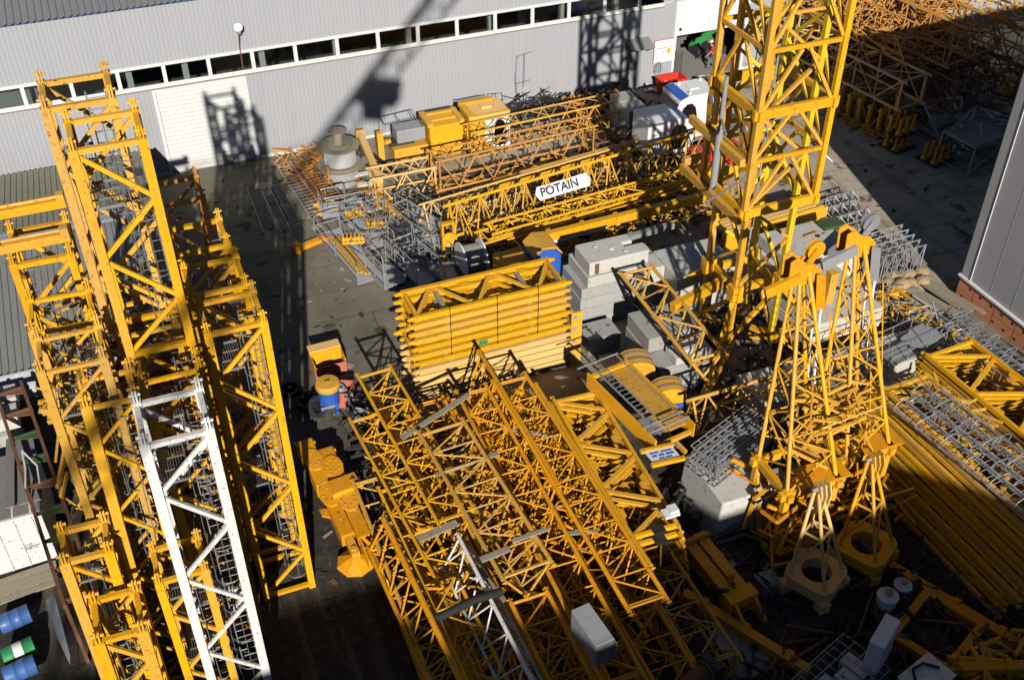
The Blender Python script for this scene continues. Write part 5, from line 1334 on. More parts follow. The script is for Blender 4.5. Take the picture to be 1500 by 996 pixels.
def pin_post(label, c, h=1.5, base=False, lean=0.0, s=1.0):
    t = thing('yellow_post', label, 'post', c, group='short yellow posts standing under the top right heap')
    b = MB(); b.lathe([(.13*s,0),(.13*s,h-.2),(.17*s,h-.19),(.17*s,h-.1),(.1*s,h),(0,h)], (0,0,0), 14); b.build('shaft', M['amber'], t)
    b = MB(); b.prism([(-.3,-.3,0),(.3,-.3,0),(.3,.3,0),(-.3,.3,0)],(0,0,.05))
    for a in range(4): q = a*PI/2; b.prism([(.13*math.cos(q),.13*math.sin(q),.05),(.3*math.cos(q),.3*math.sin(q),.05),(.13*math.cos(q),.13*math.sin(q),.5)],(.02*math.sin(q),.02*math.cos(q),0))
    b.build('foot_plate', M['amber'], t); return t
p0 = pin_post('yellow post standing in the row under the top right heap, first from the crane side', (36.0,44.2,.03))
for k in range(1, 13):
    row_ = k // 7; j = k % 7
    dup(p0, at(36.0+.12*j+row_*.8, 44.2-.72*j-(.2 if row_ else 0), .03+(.08*(j % 2))), '%s yellow post from the crane side in the %s row under the top right heap' % (ORD[j], 'rear' if row_ else 'front'))
PAL = 'racks of yellow posts in the shade at the top right'
for k in range(2):
    o = V((36.9+.9*k, 39.3-1.9*k, 0)); t = thing('post_rack', ['two tier rack of yellow posts in the shade, nearer the crane','single tier rack of yellow posts in the shade, farther from the crane'][k], 'rack', o, .2, PAL)
    for tier in range(2-k):
        boxpart(t,'tray','dark',((-.75,-.65,.05+tier*.85),(.75,.65,.12+tier*.85)))
        for q in range(6):
            b = MB(); b.lathe([(.2,0),(.09,.25),(.09,.75),(.12,.76),(.12,.82),(0,.83)], (-.5+.5*(q % 3), -.3+.6*(q//3), .121+tier*.85), 10); b.build('post', M['amber'], t)
clutter('dark_lattice_scrap', 'dark tangle of shaded frames and pipes behind the post racks', 'scrap', 'galv', (38.0,36.0,.1), (44.5,46.0,2.2), 170, .05, 61, 1.0, 3.2)
t = thing('shaded_cage', 'open dark frame cage in the deep shade beside the post racks', 'cage', m=at(39.3,36.6,0,.15))
b = MB()
for x in (-1.3,1.3):
    for y in (-1,1): b.bar((x,y,0),(x,y,1.6),.08,.08,up=(0,1,0))
for z in (.1,1.6):
    for y in (-1,1): b.bar((-1.3,y,z),(1.3,y,z),.08,.08)
    for x in (-1.3,1.3): b.bar((x,-1,z),(x,1,z),.08,.08)
b.bar((-1.3,-1,.1),(1.3,-1,1.6),.06,.06); b.build('frame', M['galv'], t); boxpart(t,'sheet','shed_roof_grey',((-1.3,-1.0,1.65),(1.3,1.0,1.69)))
for k in range(3):
    b = MB(); b.lathe([(0,0),(.5,.0),(.55,.1),(.55,.8),(.45,1.05),(.15,1.15),(0,1.15)], (0,0,0), 20); o = b.build('pale_barrel', M['grey']); o.location = (39.6+1.1*k,39.6-.3*k,0); tag(o, ['nearest','middle','farthest'][k]+' pale barrel in the shade behind the post racks', 'barrel', 'pale barrels in the shade at the top right')
t = thing('star_bracket', 'yellow star shaped bracket in the shade near the grey wall edge', 'bracket', (43.16,39.16,1.80)); 
b = MB(); b.prism([(.9*(1 if k % 2 == 0 else .45)*math.cos(k*PI/4),0,1.0*(1 if k % 2 == 0 else .45)*math.sin(k*PI/4)) for k in range(8)],(0,.2,0)); b.build('plate', M['yellow'], t); boxpart(t,'post','yellow',((-.15,.02,-1.8),(.15,.18,-.4)))

# ------------------------------------------------------------------ long jib sections across the middle of the yard
MGp = 'long jib sections lying across the middle of the yard'
def xjib(label, a, b, w, h, kind, mat, cr=.06, br=.03, npan=None, style='W', end='Z'):
    A = V(a); B = V(b); L = (B-A).length
    ch = tri_up(w,h) if kind == 'up' else (tri_dn(w,h) if kind == 'dn' else square(w,h)); fc = SQF(style) if kind == 'sq' else TRF(style,end)
    return lattice('long_jib', label, 'crane jib', MGp, A, B, ch, fc, mat, npan or max(4, round(L/1.1)), cr, br, lug=.14)
xjib('pale rear jib section with a flat zigzag face, in front of the yellow cabin', (15.6,45.2,1.0), (23.2,45.6,1.0), 1.0, 1.35, 'sq', 'yellow_old', .05, .028, 9, 'Z')
xjib('rust edged jib section with an open brown end frame, second from the warehouse', (13.0,43.0,.9), (21.3,43.5,.9), 1.1, 1.55, 'sq', 'orange', .055, .032, 9, 'Z')
xjib('short pale jib section joined to the corner beam by the cable reels', (10.3,44.2,.25), (13.3,44.0,.35), 1.1, 1.25, 'sq', 'cream', .06, .035, 4, 'Z')
xjib('pale weathered jib section with triangular ends behind the lettered one', (11.6,40.6,.25), (22.6,42.0,.35), 1.15, 1.3, 'up', 'cream', .055, .03, 10)
xjib('bright yellow jib section carrying the white lettered sign', (12.2,38.8,.25), (26.8,40.8,.35), 1.2, 2.1, 'up', 'yellow', .075, .035, 13)
xjib('long yellow jib section right in front of the lettered one', (13.4,37.6,.15), (25.6,39.0,.2), 1.0, 1.0, 'sq', 'yellow', .06, .03, 12, 'Z')
xjib('upper yellow jib section lying on the one in front of the lettered sign', (13.7,37.3,1.17), (25.2,38.4,1.17), .9, .55, 'dn', 'yellow', .06, .03, 12)
xjib('low yellow jib section nearest the dark gap before the ballast blocks', (14.5,36.5,.15), (25.8,37.6,.2), .9, 1.05, 'sq', 'yellow', .055, .03, 11, 'Z')
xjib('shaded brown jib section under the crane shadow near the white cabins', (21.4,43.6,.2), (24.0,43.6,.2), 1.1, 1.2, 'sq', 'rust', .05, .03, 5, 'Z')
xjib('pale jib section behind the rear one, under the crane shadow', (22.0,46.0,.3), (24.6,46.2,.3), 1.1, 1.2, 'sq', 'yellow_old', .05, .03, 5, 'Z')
def xbeam(label, a, b, w, h, mat, group='long yellow box beams among the jib sections', name='long_beam', tabs=4):
    A = V(a); B = V(b); L = (B-A).length
    t = thing(name, label, 'beam', group=group, m=axes(A, B-A))
    boxpart(t, 'beam', mat, ((0,-w/2,-h/2),(L,w/2,h/2)), bevel=.012)
    for k in range(tabs): x = L*(k+.5)/tabs; boxpart(t, 'tab', mat, ((x-.1,-w/2-.05,-h/2-.04),(x+.1,w/2+.05,h/2+.05)))
    return t
xbeam('upper yellow box beam between the rust edged and pale jib sections', (15.6,41.9,.95), (23.0,42.6,.95), .4, .5, 'yellow')
xbeam('thin yellow beam lying behind the pale weathered section', (16.8,41.6,1.5), (23.4,42.4,1.5), .16, .2, 'yellow_old')
xbeam('long straight yellow beam running to the blue capped machine', (15.0,35.75,1.75), (24.8,36.3,1.65), .3, .38, 'yellow', tabs=6)
xbeam('grey tube lying under the long straight yellow beam', (17.6,35.6,.7), (22.0,36.0,.7), .28, .28, 'galv', None, 'grey_beam', 3)
# lettered sign boards on the jib
def signboard(label, a, right, up, w, h, s, size, cut=0):
    t = thing('jib_sign', label, 'sign', group='white lettered boards on the jib sections', m=axes(a, right, up))
    b = MB(); sk_ = h*.75
    b.prism([(0,0,0),(w-sk_*.35,0,0),(w,h*.5,0),(w-sk_*.35,h,0),(0,h,0),(-sk_*.35,h*.5,0)],(0,0,.03)); b.build('board', M['clean_white'], t)
    text_mesh('lettering', s, size, M['ink'], t, Matrix.Translation((w*.40,h*.5,.034)), bold=.014)
    return t
signboard('white pointed board lettered POTAIN, fixed to the bright yellow jib section', (16.75,39.05,1.45), (3.1,.42,.0), (0,.55,.85), 2.8, .62, 'POTAIN', .56)
signboard('white board lettered POTAIN lying partly hidden behind the long straight beam', (16.0,36.0,1.15), (3.1,.2,.0), (0,.7,.6), 2.9, .6, 'POTAIN', .5)
# hoist with a blue cap and a big rope drum
hm = thing('blue_capped_hoist', 'yellow hoist house with a blue end cap behind the flat panel stack', 'hoist', (13.85, 34.4, 0))
boxpart(hm, 'body', 'yellow', ((-.9,-.8,0),(.35,.7,2.0)), bevel=.03)
b = MB(); b.prism([(.37,-.8,.9),(.37,-.8,2.3),(.75,-.8,2.62),(1.3,-.8,2.55),(1.55,-.8,2.25),(1.55,-.8,.9)],(0,1.3,0)); b.build('end_cap', M['blue'], hm, bevel=.03)
b = MB(); b.prism([(.36,-.78,2.33),(.74,-.78,2.65),(1.31,-.78,2.58),(1.58,-.78,2.27),(1.62,-.78,2.3),(1.34,-.78,2.66),(.73,-.78,2.74),(.34,-.78,2.4)],(0,1.26,0)); b.build('cap_edge', M['yellow'], hm)
boxpart(hm,'stand','dark',((.5,-.6,0),(1.4,.3,.89)))
def reel(parent, c, r, w, mat_rope, axis='z', fl='timber', core=.55, n=28):
    for z_ in (0, w-.06*w): b = MB(); b.lathe([(.08,z_),(r,z_),(r,z_+.06*w),(.08,z_+.06*w)], c, n, axis=axis); b.build('flange', M[fl], parent)
    b = MB(); prof = [(r*core,.061*w)]
    k = 0; z = .062*w
    while z < w-.07*w: prof += [(r*.72,z),(r*.77,z+.025),(r*.72,z+.05)]; z += .05
    prof += [(r*core,w-.061*w)]
    b.lathe(prof, c, n, axis=axis); b.build('rope', M[mat_rope], parent)
t = thing('rope_drum', 'rope drum with a pale disc side at the shaded end of the yellow jib sections', 'rope drum', (12.55,36.6,0)); reel(t, (-.5,0,.85), .85, 1.0, 'wire', 'x', 'clean_white')
boxpart(t,'cradle','dark',((-.6,-.6,0),(-.45,.6,.4)),((.4,-.6,0),(.55,.6,.4)))
t = thing('pulley', 'yellow wheel and frame at the end of the lettered jib section', 'wheel', (12.0,37.9,.3)); b = MB(); b.lathe([(.08,-.05),(.34,-.06),(.36,0),(.34,.06),(.08,.05)], (0,0,.9), 22, axis='y'); b.build('wheel', M['yellow'], t); boxpart(t,'frame','yellow',((-.3,.1,-.28),(-.2,.3,1.7)),((.2,.1,-.28),(.3,.3,1.7)),((-.199,.1,1.55),(.199,.3,1.68)))

# ------------------------------------------------------------------ cable reels and oddments before the warehouse
t = thing('lower_cable_reel', 'lower wide timber cable reel full of bright wire rope near the ladders', 'cable reel', (9.35,46.6,0)); reel(t, (0,0,0), 1.1, 1.0, 'wire', 'z', 'timber')
t = thing('upper_cable_reel', 'cable reel wrapped in wire standing on top of the lower reel', 'cable reel', (9.4,46.65,1.0)); reel(t, (0,0,0), 1.0, 1.0, 'wire', 'z', 'timber')
t = thing('spool', 'narrow timber spool standing on the topmost cable reel', 'spool', (9.4,46.65,2.0))
b = MB(); b.lathe([(.55,0),(.55,.06),(.24,.07),(.24,.68),(.44,.69),(.44,.75),(0,.76)], (0,0,0), 22); b.build('body', M['timber'], t)
t = thing('orange_clamp', 'orange clamp hanging on the rim of the lower cable reel', 'clamp', (8.55,45.75,1.15)); boxpart(t,'arm','orange',((-.05,-.06,-.5),(.05,.06,.3))); boxpart(t,'jaw','orange',((-.16,-.1,-.62),(.16,.1,-.501)))
t = thing('corner_beam', 'yellow corner beam with a round head slanting from the reels to the short jib section', 'beam', m=axes((11.0,48.9,1.15),(-.35,-4.9,-.1)))
boxpart(t,'beam','cream',((0,-.16,-.16),(4.7,.16,.16))); b = MB(); b.tube((-.05,-.22,0),(-.05,.22,0),.24,16); b.build('head', M['yellow_old'], t); boxpart(t,'post','yellow',((4.4,-.14,-1.1),(4.68,.14,-.161))); boxpart(t,'foot','dark',((.1,-.12,-1.2),(.3,.12,-.161)))
b = MB(); b.tube((0,0,0),(.9,-3.4,0),.09,10); o = b.build('black_hose_pipe', M['black']); o.location = (11.1,49.0,.35); tag(o, 'thick black pipe lying behind the yellow corner beam', 'pipe')
for k in range(3): xbeam(['yellow beam with pale slats nearest the reels','middle short yellow beam beside the cable reels','third short yellow beam toward the grey platforms'][k], (9.9+.35*k,46.4-1.1*k,.25), (10.3+.45*k,43.2-.9*k,.25), .22,.24,'yellow','short yellow beams beside the cable reels','short_beam',2)
b = MB()
for k in range(2): b.box((0,k*1.0,0),(.95,.32,.04))
o = b.build('white_slats', M['clean_white']); o.location = (10.25,45.1,.5); o['kind'] = 'stuff'; tag(o, 'pair of pale slats lying across the short yellow beams', 'slats')
for k in range(5):
    b = MB(); b.bar((0,0,0),(1.5,.25+.08*k,0),.16,.16); o = b.build('short_bar', M['cream']); o.location = (8.9+.05*k,43.2+.28*k-.4,.1+.1*(k % 3)); o.rotation_euler = (0,0,-.5+.35*(k % 3)); tag(o, ['lowest','second','third','fourth','topmost'][k]+' pale yellow bar in the small heap in front of the cable reels', 'bar', 'pale yellow bars in front of the reels')
# ladders on the ground
FG = 'ladders lying on the dark ground before the roller door'
ladder('ground_ladder', 'left dark ladder lying flat on the ground before the roller door', FG, (5.16,47.77,0.06), (5.13,43.13,0.06), .62, 'galv')
ladder('ground_ladder', 'middle dark ladder lying flat on the ground before the roller door', FG, (5.76,47.77,0.08), (5.88,43.04,0.08), .62, 'grey')
ladder('ground_ladder', 'right dark ladder lying flat on the ground, nearest the ladder heap', FG, (6.17,47.43,0.10), (6.31,42.96,0.10), .62, 'grey')
ladder('long_ladder', 'long pale ladder on edge along the left of the orange ladder heap', None, (6.85,48.33,0.70), (7.43,43.22,0.35), .75, 'galv')
OL = 'rusty orange ladders heaped beside the cable reels'
for k in range(5): ladder('orange_ladder', ['lowest','second','third','fourth','topmost'][k]+' rusty ladder in the heap beside the cable reels', OL, (7.25+.16*k,49.2-.35*k,.15+.16*k), (7.85+.12*k,44.7-.2*k,.2+.14*k), .8, 'orange' if k % 2 == 0 else 'rust', box=True)
xbeam('yellow frame bar at the front of the rusty ladder heap', (7.4,44.4,.3), (8.6,44.2,.3), .14,.16,'yellow','yellow bars by the rusty ladder heap','frame_bar',2)
xbeam('second yellow frame bar in front of the rusty ladder heap', (7.3,43.9,.2), (8.7,43.6,.2), .14,.16,'yellow','yellow bars by the rusty ladder heap','frame_bar',2)
clutter('rusty_rods', 'rusty rods and brackets strewn along the foot of the warehouse wall', 'rods', 'orange', (6.6,46.5,.05), (9.0,49.9,.7), 60, .03, 71, .6, 1.8)

# ------------------------------------------------------------------ heap of grey access platforms
QG = 'grey access platforms heaped in the middle of the yard'
def access(label, c, rz, L=2.4, w=1.0, h=1.1, mat='galv', tilt=0.0, floor=True, side=(1,1)):
    m_ = Matrix.Translation(c) @ Matrix.Rotation(rz,4,'Z') @ Matrix.Rotation(tilt,4,'X')
    t = thing('access_platform', label, 'platform', group=QG, m=m_)
    if floor:
        boxpart(t, 'deck', 'galv_pale', ((0,-.034,-.03),(L,w+.034,.0)))
    boxpart(t,'kick_plate',mat,((-.03,-.075,-.05),(L+.03,-.0345,.2)),((-.03,w+.0345,-.05),(L+.03,w+.075,.2)))
    b = MB()
    for s, y in ((side[0], -.03), (side[1], w+.03)):
        if not s: continue
        b.path([(0,y,0),(0,y,h*.85),(.12,y,h),(L-.12,y,h),(L,y,h*.85),(L,y,0)], .026, 6); b.tube((0,y,h*.5),(L,y,h*.5),.02,6); b.tube((L*.5,y,0),(L*.5,y,h),.02,6)
    b.build('railing', M[mat], t)
    b = MB(); b.path([(0,-.03,h*.85),(0,-.03,h),(0,w+.03,h),(0,w+.03,h*.85)], .026, 6); b.tube((0,-.03,h*.5),(0,w+.03,h*.5),.02,6); b.build('end_rail', M[mat], t)
    return t
for a in (
    ('grey platform holding yellow bars, front left of the heap, nearest the flat panel stack', (7.0,42.2,.1), -1.40, 4.6, 1.15, .95),
    ('short grey platform with a kick plate at the front corner of the heap', (8.35,38.5,.15), -1.35, 1.7, .95, 1.15),
    ('grey platform in the middle of the heap with a raised end hoop', (8.2,42.2,.35), -1.30, 2.6, .9, 1.15),
    ('grey platform beside the middle one with bent yellow brackets', (9.3,42.0,.3), -1.38, 3.0, .9, 1.1),
    ('grey platform at the back left of the heap before the pale bars', (7.6,43.2,.3), -.05, 2.4, .8, 1.0),
    ('grey platform half in shade on the right side of the heap', (10.3,41.3,.25), -1.25, 3.4, .95, 1.1),
    ('dark shaded platform at the front right of the heap', (9.6,38.7,.1), -1.35, 2.2, 1.0, 1.15),
    ('rearmost platform on the right beside the pale weathered jib section', (10.9,42.4,.3), -1.2, 2.6, .8, 1.0),
    ('dark platform deepest in the shade beside the rope drum', (10.7,38.2,.1), -1.3, 2.0, 1.0, 1.1)): access(*a)
for k in range(4):
    b = MB(); b.bar((0,0,0),(.55,-3.4,0),.1,.1); o = b.build('yellow_bar', M['yellow_old']); o.location = (7.35+.15*k,41.7-.1*k,.25+.04*(k % 2)); tag(o, '%s yellow bar lying in the front left grey platform' % ['leftmost','second','third','rightmost'][k], 'bar', 'yellow bars in the grey platform')
for k in range(3):
    t = thing('comb_bracket', ['yellow comb bracket on the middle grey platform','yellow comb bracket on the right grey platform','yellow comb bracket under the back hoop rails'][k], 'bracket', [(8.3,40.3,.7),(9.6,41.1,.75),(9.0,42.6,.6)][k], -.25, 'yellow comb brackets in the grey heap')
    boxpart(t,'bar','yellow',((-.5,-.05,-.06),(.5,.05,.06)),((-.5,-.35,-.06),(.5,-.25,.04)))
    b = MB()
    for q in range(6): b.box2((-.46+q*.17,-.3,.05),(-.40+q*.17,.04,.3))
    b.build('tooth', M['yellow'], t)
for k in range(4):
    b = MB(); b.path([(0,0,0),(0,0,1.1),(.1,0,1.25),(.8,0,1.25),(.9,0,1.1),(.9,0,0)], .026, 6); b.tube((0,0,.6),(.9,0,.6),.02,6); o = b.build('hoop_rail', M['galv']); o.location = [(7.9,43.6,.3),(8.0,41.5,.4),(9.5,42.6,.4),(9.0,40.2,.5)][k]; o.rotation_euler = (.1*k,0,[.0,.1,-.05,.2][k]); tag(o, ['hoop rail standing at the back of the grey heap','hoop rail over the middle platform of the grey heap','hoop rail beside the rear right platform','hoop rail rising above the comb bracket'][k], 'railing', 'loose hoop rails in the grey heap')
clutter('grey_rails', 'tangle of loose grey rails and ladder pieces in the platform heap', 'rails', 'galv', (8.0,39.6,.1), (11.4,43.2,1.0), 26, .022, 81, .6, 2.2)
clutter('dark_rails', 'tangle of dark rails in the shaded part of the platform heap', 'rails', 'dark', (9.8,38.0,.1), (11.9,41.0,1.0), 50, .024, 82, .6, 1.8)
t = thing('hinge_bracket', 'yellow hinge arm on the ground left of the grey platforms', 'arm', m=at(6.2,41.3,.2,.3)); boxpart(t,'arm','amber',((-.2,-.14,-.1),(1.2,.14,.1))); b = MB(); b.tube((-.3,-.2,.05),(-.3,.2,.05),.24,12); b.build('eye', M['amber'], t)
t = thing('dark_crate', 'dark open mesh crate between the short jib section and the platforms', 'crate', m=at(11.9,42.6,0,.06))
b = MB()
for q in range(6): b.box2((-.9+q*.34,-.5,0),(-.82+q*.34,-.46,1.0)); b.box2((-.9+q*.34,.46,0),(-.82+q*.34,.5,1.0))
for z in (.05,.5,.95): b.box2((-.9,-.503,z),(.9,-.457,z+.06)); b.box2((-.9,.457,z),(.9,.503,z+.06)); b.box2((-.903,-.456,z),(-.85,.456,z+.06)); b.box2((.85,-.456,z),(.903,.456,z+.06))
b.build('mesh', M['dark'], t); boxpart(t,'floor','dark',((-.85,-.45,.0),(.85,.45,.04)))

# ------------------------------------------------------------------ machines by the wall
t = thing('engine_unit', 'yellow base with a grey tank and thin pipe railings near the warehouse wall', 'engine', (13.2,48.0,0))
boxpart(t,'base','yellow',((-.9,-.7,.1),(.9,.6,.75)),bevel=.03); boxpart(t,'bracket','yellow',((-1.6,-.25,0),(-1.3,.05,1.6)),((-1.299,-.2,.9),(-.9,.0,1.1)))
boxpart(t,'tank','grey',((-.65,-.5,.95),(.85,.45,1.65)),bevel=.06); boxpart(t,'engine_block','dark',((-1.0,-.3,.751),(.3,.3,.94)))
b = MB()
for y in (-.45,.5): b.path([(-1.3,y,.9),(-1.2,y,2.1),(.5,y,2.2),(.75,y,1.6)],.02,5)
for x in (-1.2,-.4,.4): b.tube((x,-.45,2.12),(x,.5,2.12),.02,5)
b.build('pipe_rail', M['dark'], t)
t = thing('winch_house', 'square yellow machine house with an open frame top between tank and cabin', 'machine', (15.0,47.9,0))
boxpart(t,'lower_box','yellow',((-.8,-.75,0),(.9,.7,1.0)),bevel=.03); boxpart(t,'upper_box','yellow',((-.85,-.8,1.02),(.95,.6,1.75)),bevel=.03)
boxpart(t,'top_frame','yellow_old',((-.95,-.82,1.752),(-.65,.7,1.95)),((.75,-.82,1.752),(1.0,.7,1.9)),((-.649,.5,1.752),(.749,.68,1.86)),((-.649,-.2,1.752),(.749,0,1.82)))
boxpart(t,'radiator','dark',((-.9,.71,.9),(.95,.85,1.9)))
cb2 = thing('yellow_cabin', 'yellow cabin with a flat roof hatch and a white and blue side by the warehouse', 'cabin', (17.3,47.5,0))
boxpart(cb2,'body','yellow',((-1.15,-.8,.2),(.05,.8,2.0)),bevel=.04); boxpart(cb2,'side_panel','clean_white',((.06,-.82,.2),(1.0,-.2,1.95)),((-.35,-.825,.5),(.0,-.802,1.9)))
boxpart(cb2,'roof','cream',((-1.2,-.85,2.003),(1.0,.85,2.12)),bevel=.02); boxpart(cb2,'roof_edge','yellow',((-1.22,.6,2.122),(.6,.86,2.25)),((-1.22,-.86,2.122),(-.9,.599,2.2)),((-.899,-.87,2.122),(1.0,-.75,2.18)))
boxpart(cb2,'roof_hatch','cream',((-.3,-.2,2.122),(.25,.2,2.24)),bevel=.02)
b = MB(); b.prism([(.18,-.83,.3),(.75,-.83,.3),(.8,-.83,1.2),(.68,-.83,1.6),(.45,-.83,1.78),(.24,-.83,1.7),(.15,-.83,1.3)],(0,.009,0)); b.build('window', M['dark_glass'], cb2)
boxpart(cb2,'windscreen','dark_glass',((1.001,-.6,.9),(1.02,.6,1.8))); text_mesh('lettering','N',.3,M['blue'],cb2,Matrix.Translation((-.17,-.83,1.2)) @ Matrix.Rotation(PI/2,4,'X'))
b = MB(); b.path([(.6,.8,2.1),(.75,.85,2.35),(1.2,.85,2.3),(1.25,.85,1.7)],.025); b.path([(-1.2,.9,1.9),(-1.2,.95,2.3),(.3,.95,2.32)],.03); b.build('hand_rail', M['dark'], cb2)
boxpart(cb2,'hitch','yellow',((-1.7,-.3,1.0),(-1.16,.2,1.3)))
clutter('bent_rods', 'dark bent rods and cage hoops piled against the warehouse wall', 'rods', 'dark', (18.6,48.2,.1), (22.0,50.1,1.3), 130, .018, 91, .5, 1.6)
for k in range(5):
    b = MB(); b.path([(.45*math.cos(a*PI/10),0,.5+.5*math.sin(a*PI/10)) for a in range(0,21)],.02,5); b.path([(.45*math.cos(a*PI/10),.6,.5+.5*math.sin(a*PI/10)) for a in range(0,21)],.02,5)
    for a in range(0,20,4): b.tube((.45*math.cos(a*PI/10),0,.5+.5*math.sin(a*PI/10)),(.45*math.cos(a*PI/10),.6,.5+.5*math.sin(a*PI/10)),.016,5)
    o = b.build('cage_hoop', M['dark']); o.location = (18.9+.62*k,49.0-.15*(k % 2),.0); o.rotation_euler = (0,0,.3*k); tag(o, '%s dark hoop cage leaning by the warehouse wall behind the cabin' % ['leftmost','second','middle','fourth','rightmost'][k], 'cage hoop', 'dark hoop cages by the wall')
clutter('wall_scrap', 'yellow and rusty scrap heaped under the crane shadow by the wall', 'scrap', 'orange', (22.0,46.5,.05), (26.2,49.8,.9), 150, .045, 92, .5, 1.8)
clutter('wall_dark_scrap', 'dark scrap heaped under the crane shadow by the wall', 'scrap', 'dark', (21.8,46.5,.05), (26.6,50.0,1.0), 110, .05, 93, .5, 1.8)
clutter('jib_scraps', 'loose yellow bars and brackets lying between the long jib sections', 'bars', 'yellow_old', (13,36.3,.05), (26.0,44.0,.9), 260, .035, 94, .6, 2.2)
clutter('dark_bars', 'dark bars and cables lying between the long jib sections', 'bars', 'dark', (12.5,36.3,.03), (26.0,45.0,.5), 180, .04, 95, .8, 3.0)
KB = 'dark concrete cubes beside the white cabins'
for k in range(4): block(['front lower dark cube left of the white cabins','front upper dark cube left of the white cabins','rear lower dark cube by the white cabins','rear upper dark cube by the white cabins'][k], (24.0+.0*(k//2), 44.6+1.15*(k//2), .02+.98*(k % 2)), (25.1, 45.7+1.15*(k//2), .97+.98*(k % 2)), 'concrete_dark', KB, name='concrete_cube')

# ------------------------------------------------------------------ white and blue operator cabins
CG = 'white operator cabins with blue stripes'
def opcab(label, c, rz, h, letters, stripe='front', hatch=False, s=1.0):
    t = thing('operator_cabin', label, 'crane cabin', c, rz, CG)
    L, w = 2.3*s, 1.6*s
    prof = [(-L/2,.15),(-L/2,h*.98),(-L/2+.12,h),(L*.18,h),(L*.36,h*.93),(L/2,h*.62),(L/2+.02,h*.3),(L*.42,.1)]
    b = MB(); b.prism([(x,-w/2,z) for x, z in prof],(0,w,0)); b.build('shell', M['clean_white'], t, bevel=.06)
    b = MB(); b.prism([(L*.185,-w/2+.06,h+.006),(L*.365,-w/2+.06,h*.93+.008),(L*.365,w/2-.06,h*.93+.008),(L*.185,w/2-.06,h+.006)],(.004,0,.006)); b.build('blue_stripe', M['blue'], t)
    b = MB(); b.prism([(L/2+.012,-w/2+.06,h*.60),(L*.40,-w/2+.06,h*.855),(L*.40,w/2-.06,h*.855),(L/2+.012,w/2-.06,h*.60)],(.012,0,.012)); b.build('windscreen', M['dark_glass'], t)
    ws = [(-.25*s,.35),(.55*s,.35),(.62*s,h*.62),(.5*s,h*.76),(.3*s,h*.84),(.05*s,h*.84),(-.15*s,h*.74),(-.25*s,h*.55)]
    for y in (-w/2-.008, w/2-.002): b = MB(); b.prism([(x+.2*s,y,z) for x, z in ws],(0,.01,0)); b.build('side_window', M['dark_glass'], t)
    for i, ch_ in enumerate(letters): text_mesh('lettering', ch_, .34*s, M['ink'], t, Matrix.Translation((-L*.37,-w/2-.006,h*.66-i*.36*s)) @ Matrix.Rotation(PI/2,4,'X') @ Matrix.Rotation(-PI/2,4,'Z'))
    b = MB(); b.prism([(-L*.37+.1*math.cos(a*PI/3),-w/2-.004,h*.84+.11*math.sin(a*PI/3)) for a in range(6)],(0,-.006,0)); b.build('emblem', M['orange'], t)
    for x in (-.8*s,.8*s): boxpart(t,'skid','timber',((x-.12,-w/2+.05,-c[2]),(x+.12,w/2-.05,.13)))
    if hatch:
        boxpart(t,'roof_hatch','clean_white',((-.45,-.25,h+.004),(.1,.25,h+.07)),bevel=.02)
        for x, y in ((-.95,.6),(-.95,-.6),(.3,.6),(.3,-.6)): boxpart(t,'roof_lug','clean_white',((x-.07,y-.05,h+.004),(x+.07,y+.05,h+.12)))
    return t
opcab('nearer white cabin with upright letters on its side and a blue lower stripe', (25.0,42.8,.55), -.02, 2.0, 'AIN', s=1.12)
opcab('farther and taller white cabin with a roof hatch and blue front stripe', (27.2,44.3,.3), PI-.0, 2.5, 'N', hatch=True, s=1.12)
t = thing('red_machine', 'red machine frame glimpsed behind the crane foot below the white cabins', 'machine', (27.2,41.5,0)); boxpart(t,'body','red',((-1.3,-.5,.2),(1.4,.5,.9)),bevel=.05); boxpart(t,'bracket','red',((-.6,-.8,.1),(-.2,-.501,1.1)),((.6,-.8,.1),(1.0,-.501,1.0)))
# skip
t = thing('red_skip', 'bright red open skip standing in front of the notice board', 'skip', (29.1,50.0-.55,0), .02)
ol = [(-.72,-.4),(.72,-.4),(.72,.4),(-.72,.4)]
def frust(b, x0, x1, y0, y1, z0, z1, f):
    ps = [(x,y,z0) for x, y in ((x0*f,y0*f),(x1*f,y0*f),(x1*f,y1*f),(x0*f,y1*f))]+[(x,y,z1) for x, y in ((x0,y0),(x1,y0),(x1,y1),(x0,y1))]
    b.add(ps, [(0,1,5,4),(1,2,6,5),(2,3,7,6),(3,0,4,7)])
b = MB(); frust(b,-.75,.75,-.45,.45,.08,.85,.84); frust(b,-.71,.71,-.41,.41,.12,.85,.84); b.add([(-.63,-.378,.08),(.63,-.378,.08),(.63,.378,.08),(-.63,.378,.08)],[(0,1,2,3)])
b.box2((-.79,-.49,.82),(.79,-.41,.88)); b.box2((-.79,.41,.82),(.79,.49,.88)); b.box2((-.79,-.409,.82),(-.71,.409,.88)); b.box2((.71,-.409,.82),(.79,.409,.88)); b.build('tub', M['red'], t)
for x in (-.5,.5): boxpart(t,'foot','dark',((x-.06,-.35,0),(x+.06,.35,.079)))
t = thing('white_sink', 'small white sink with a tap on the ground left of the red skip', 'sink', (28.0,49.9,0)); boxpart(t,'basin','clean_white',((-.25,-.15,0),(.25,.15,.14))); b = MB(); b.tube((-.1,.05,.14),(-.1,.05,.5),.06,10); b.build('tap', M['clean_white'], t)

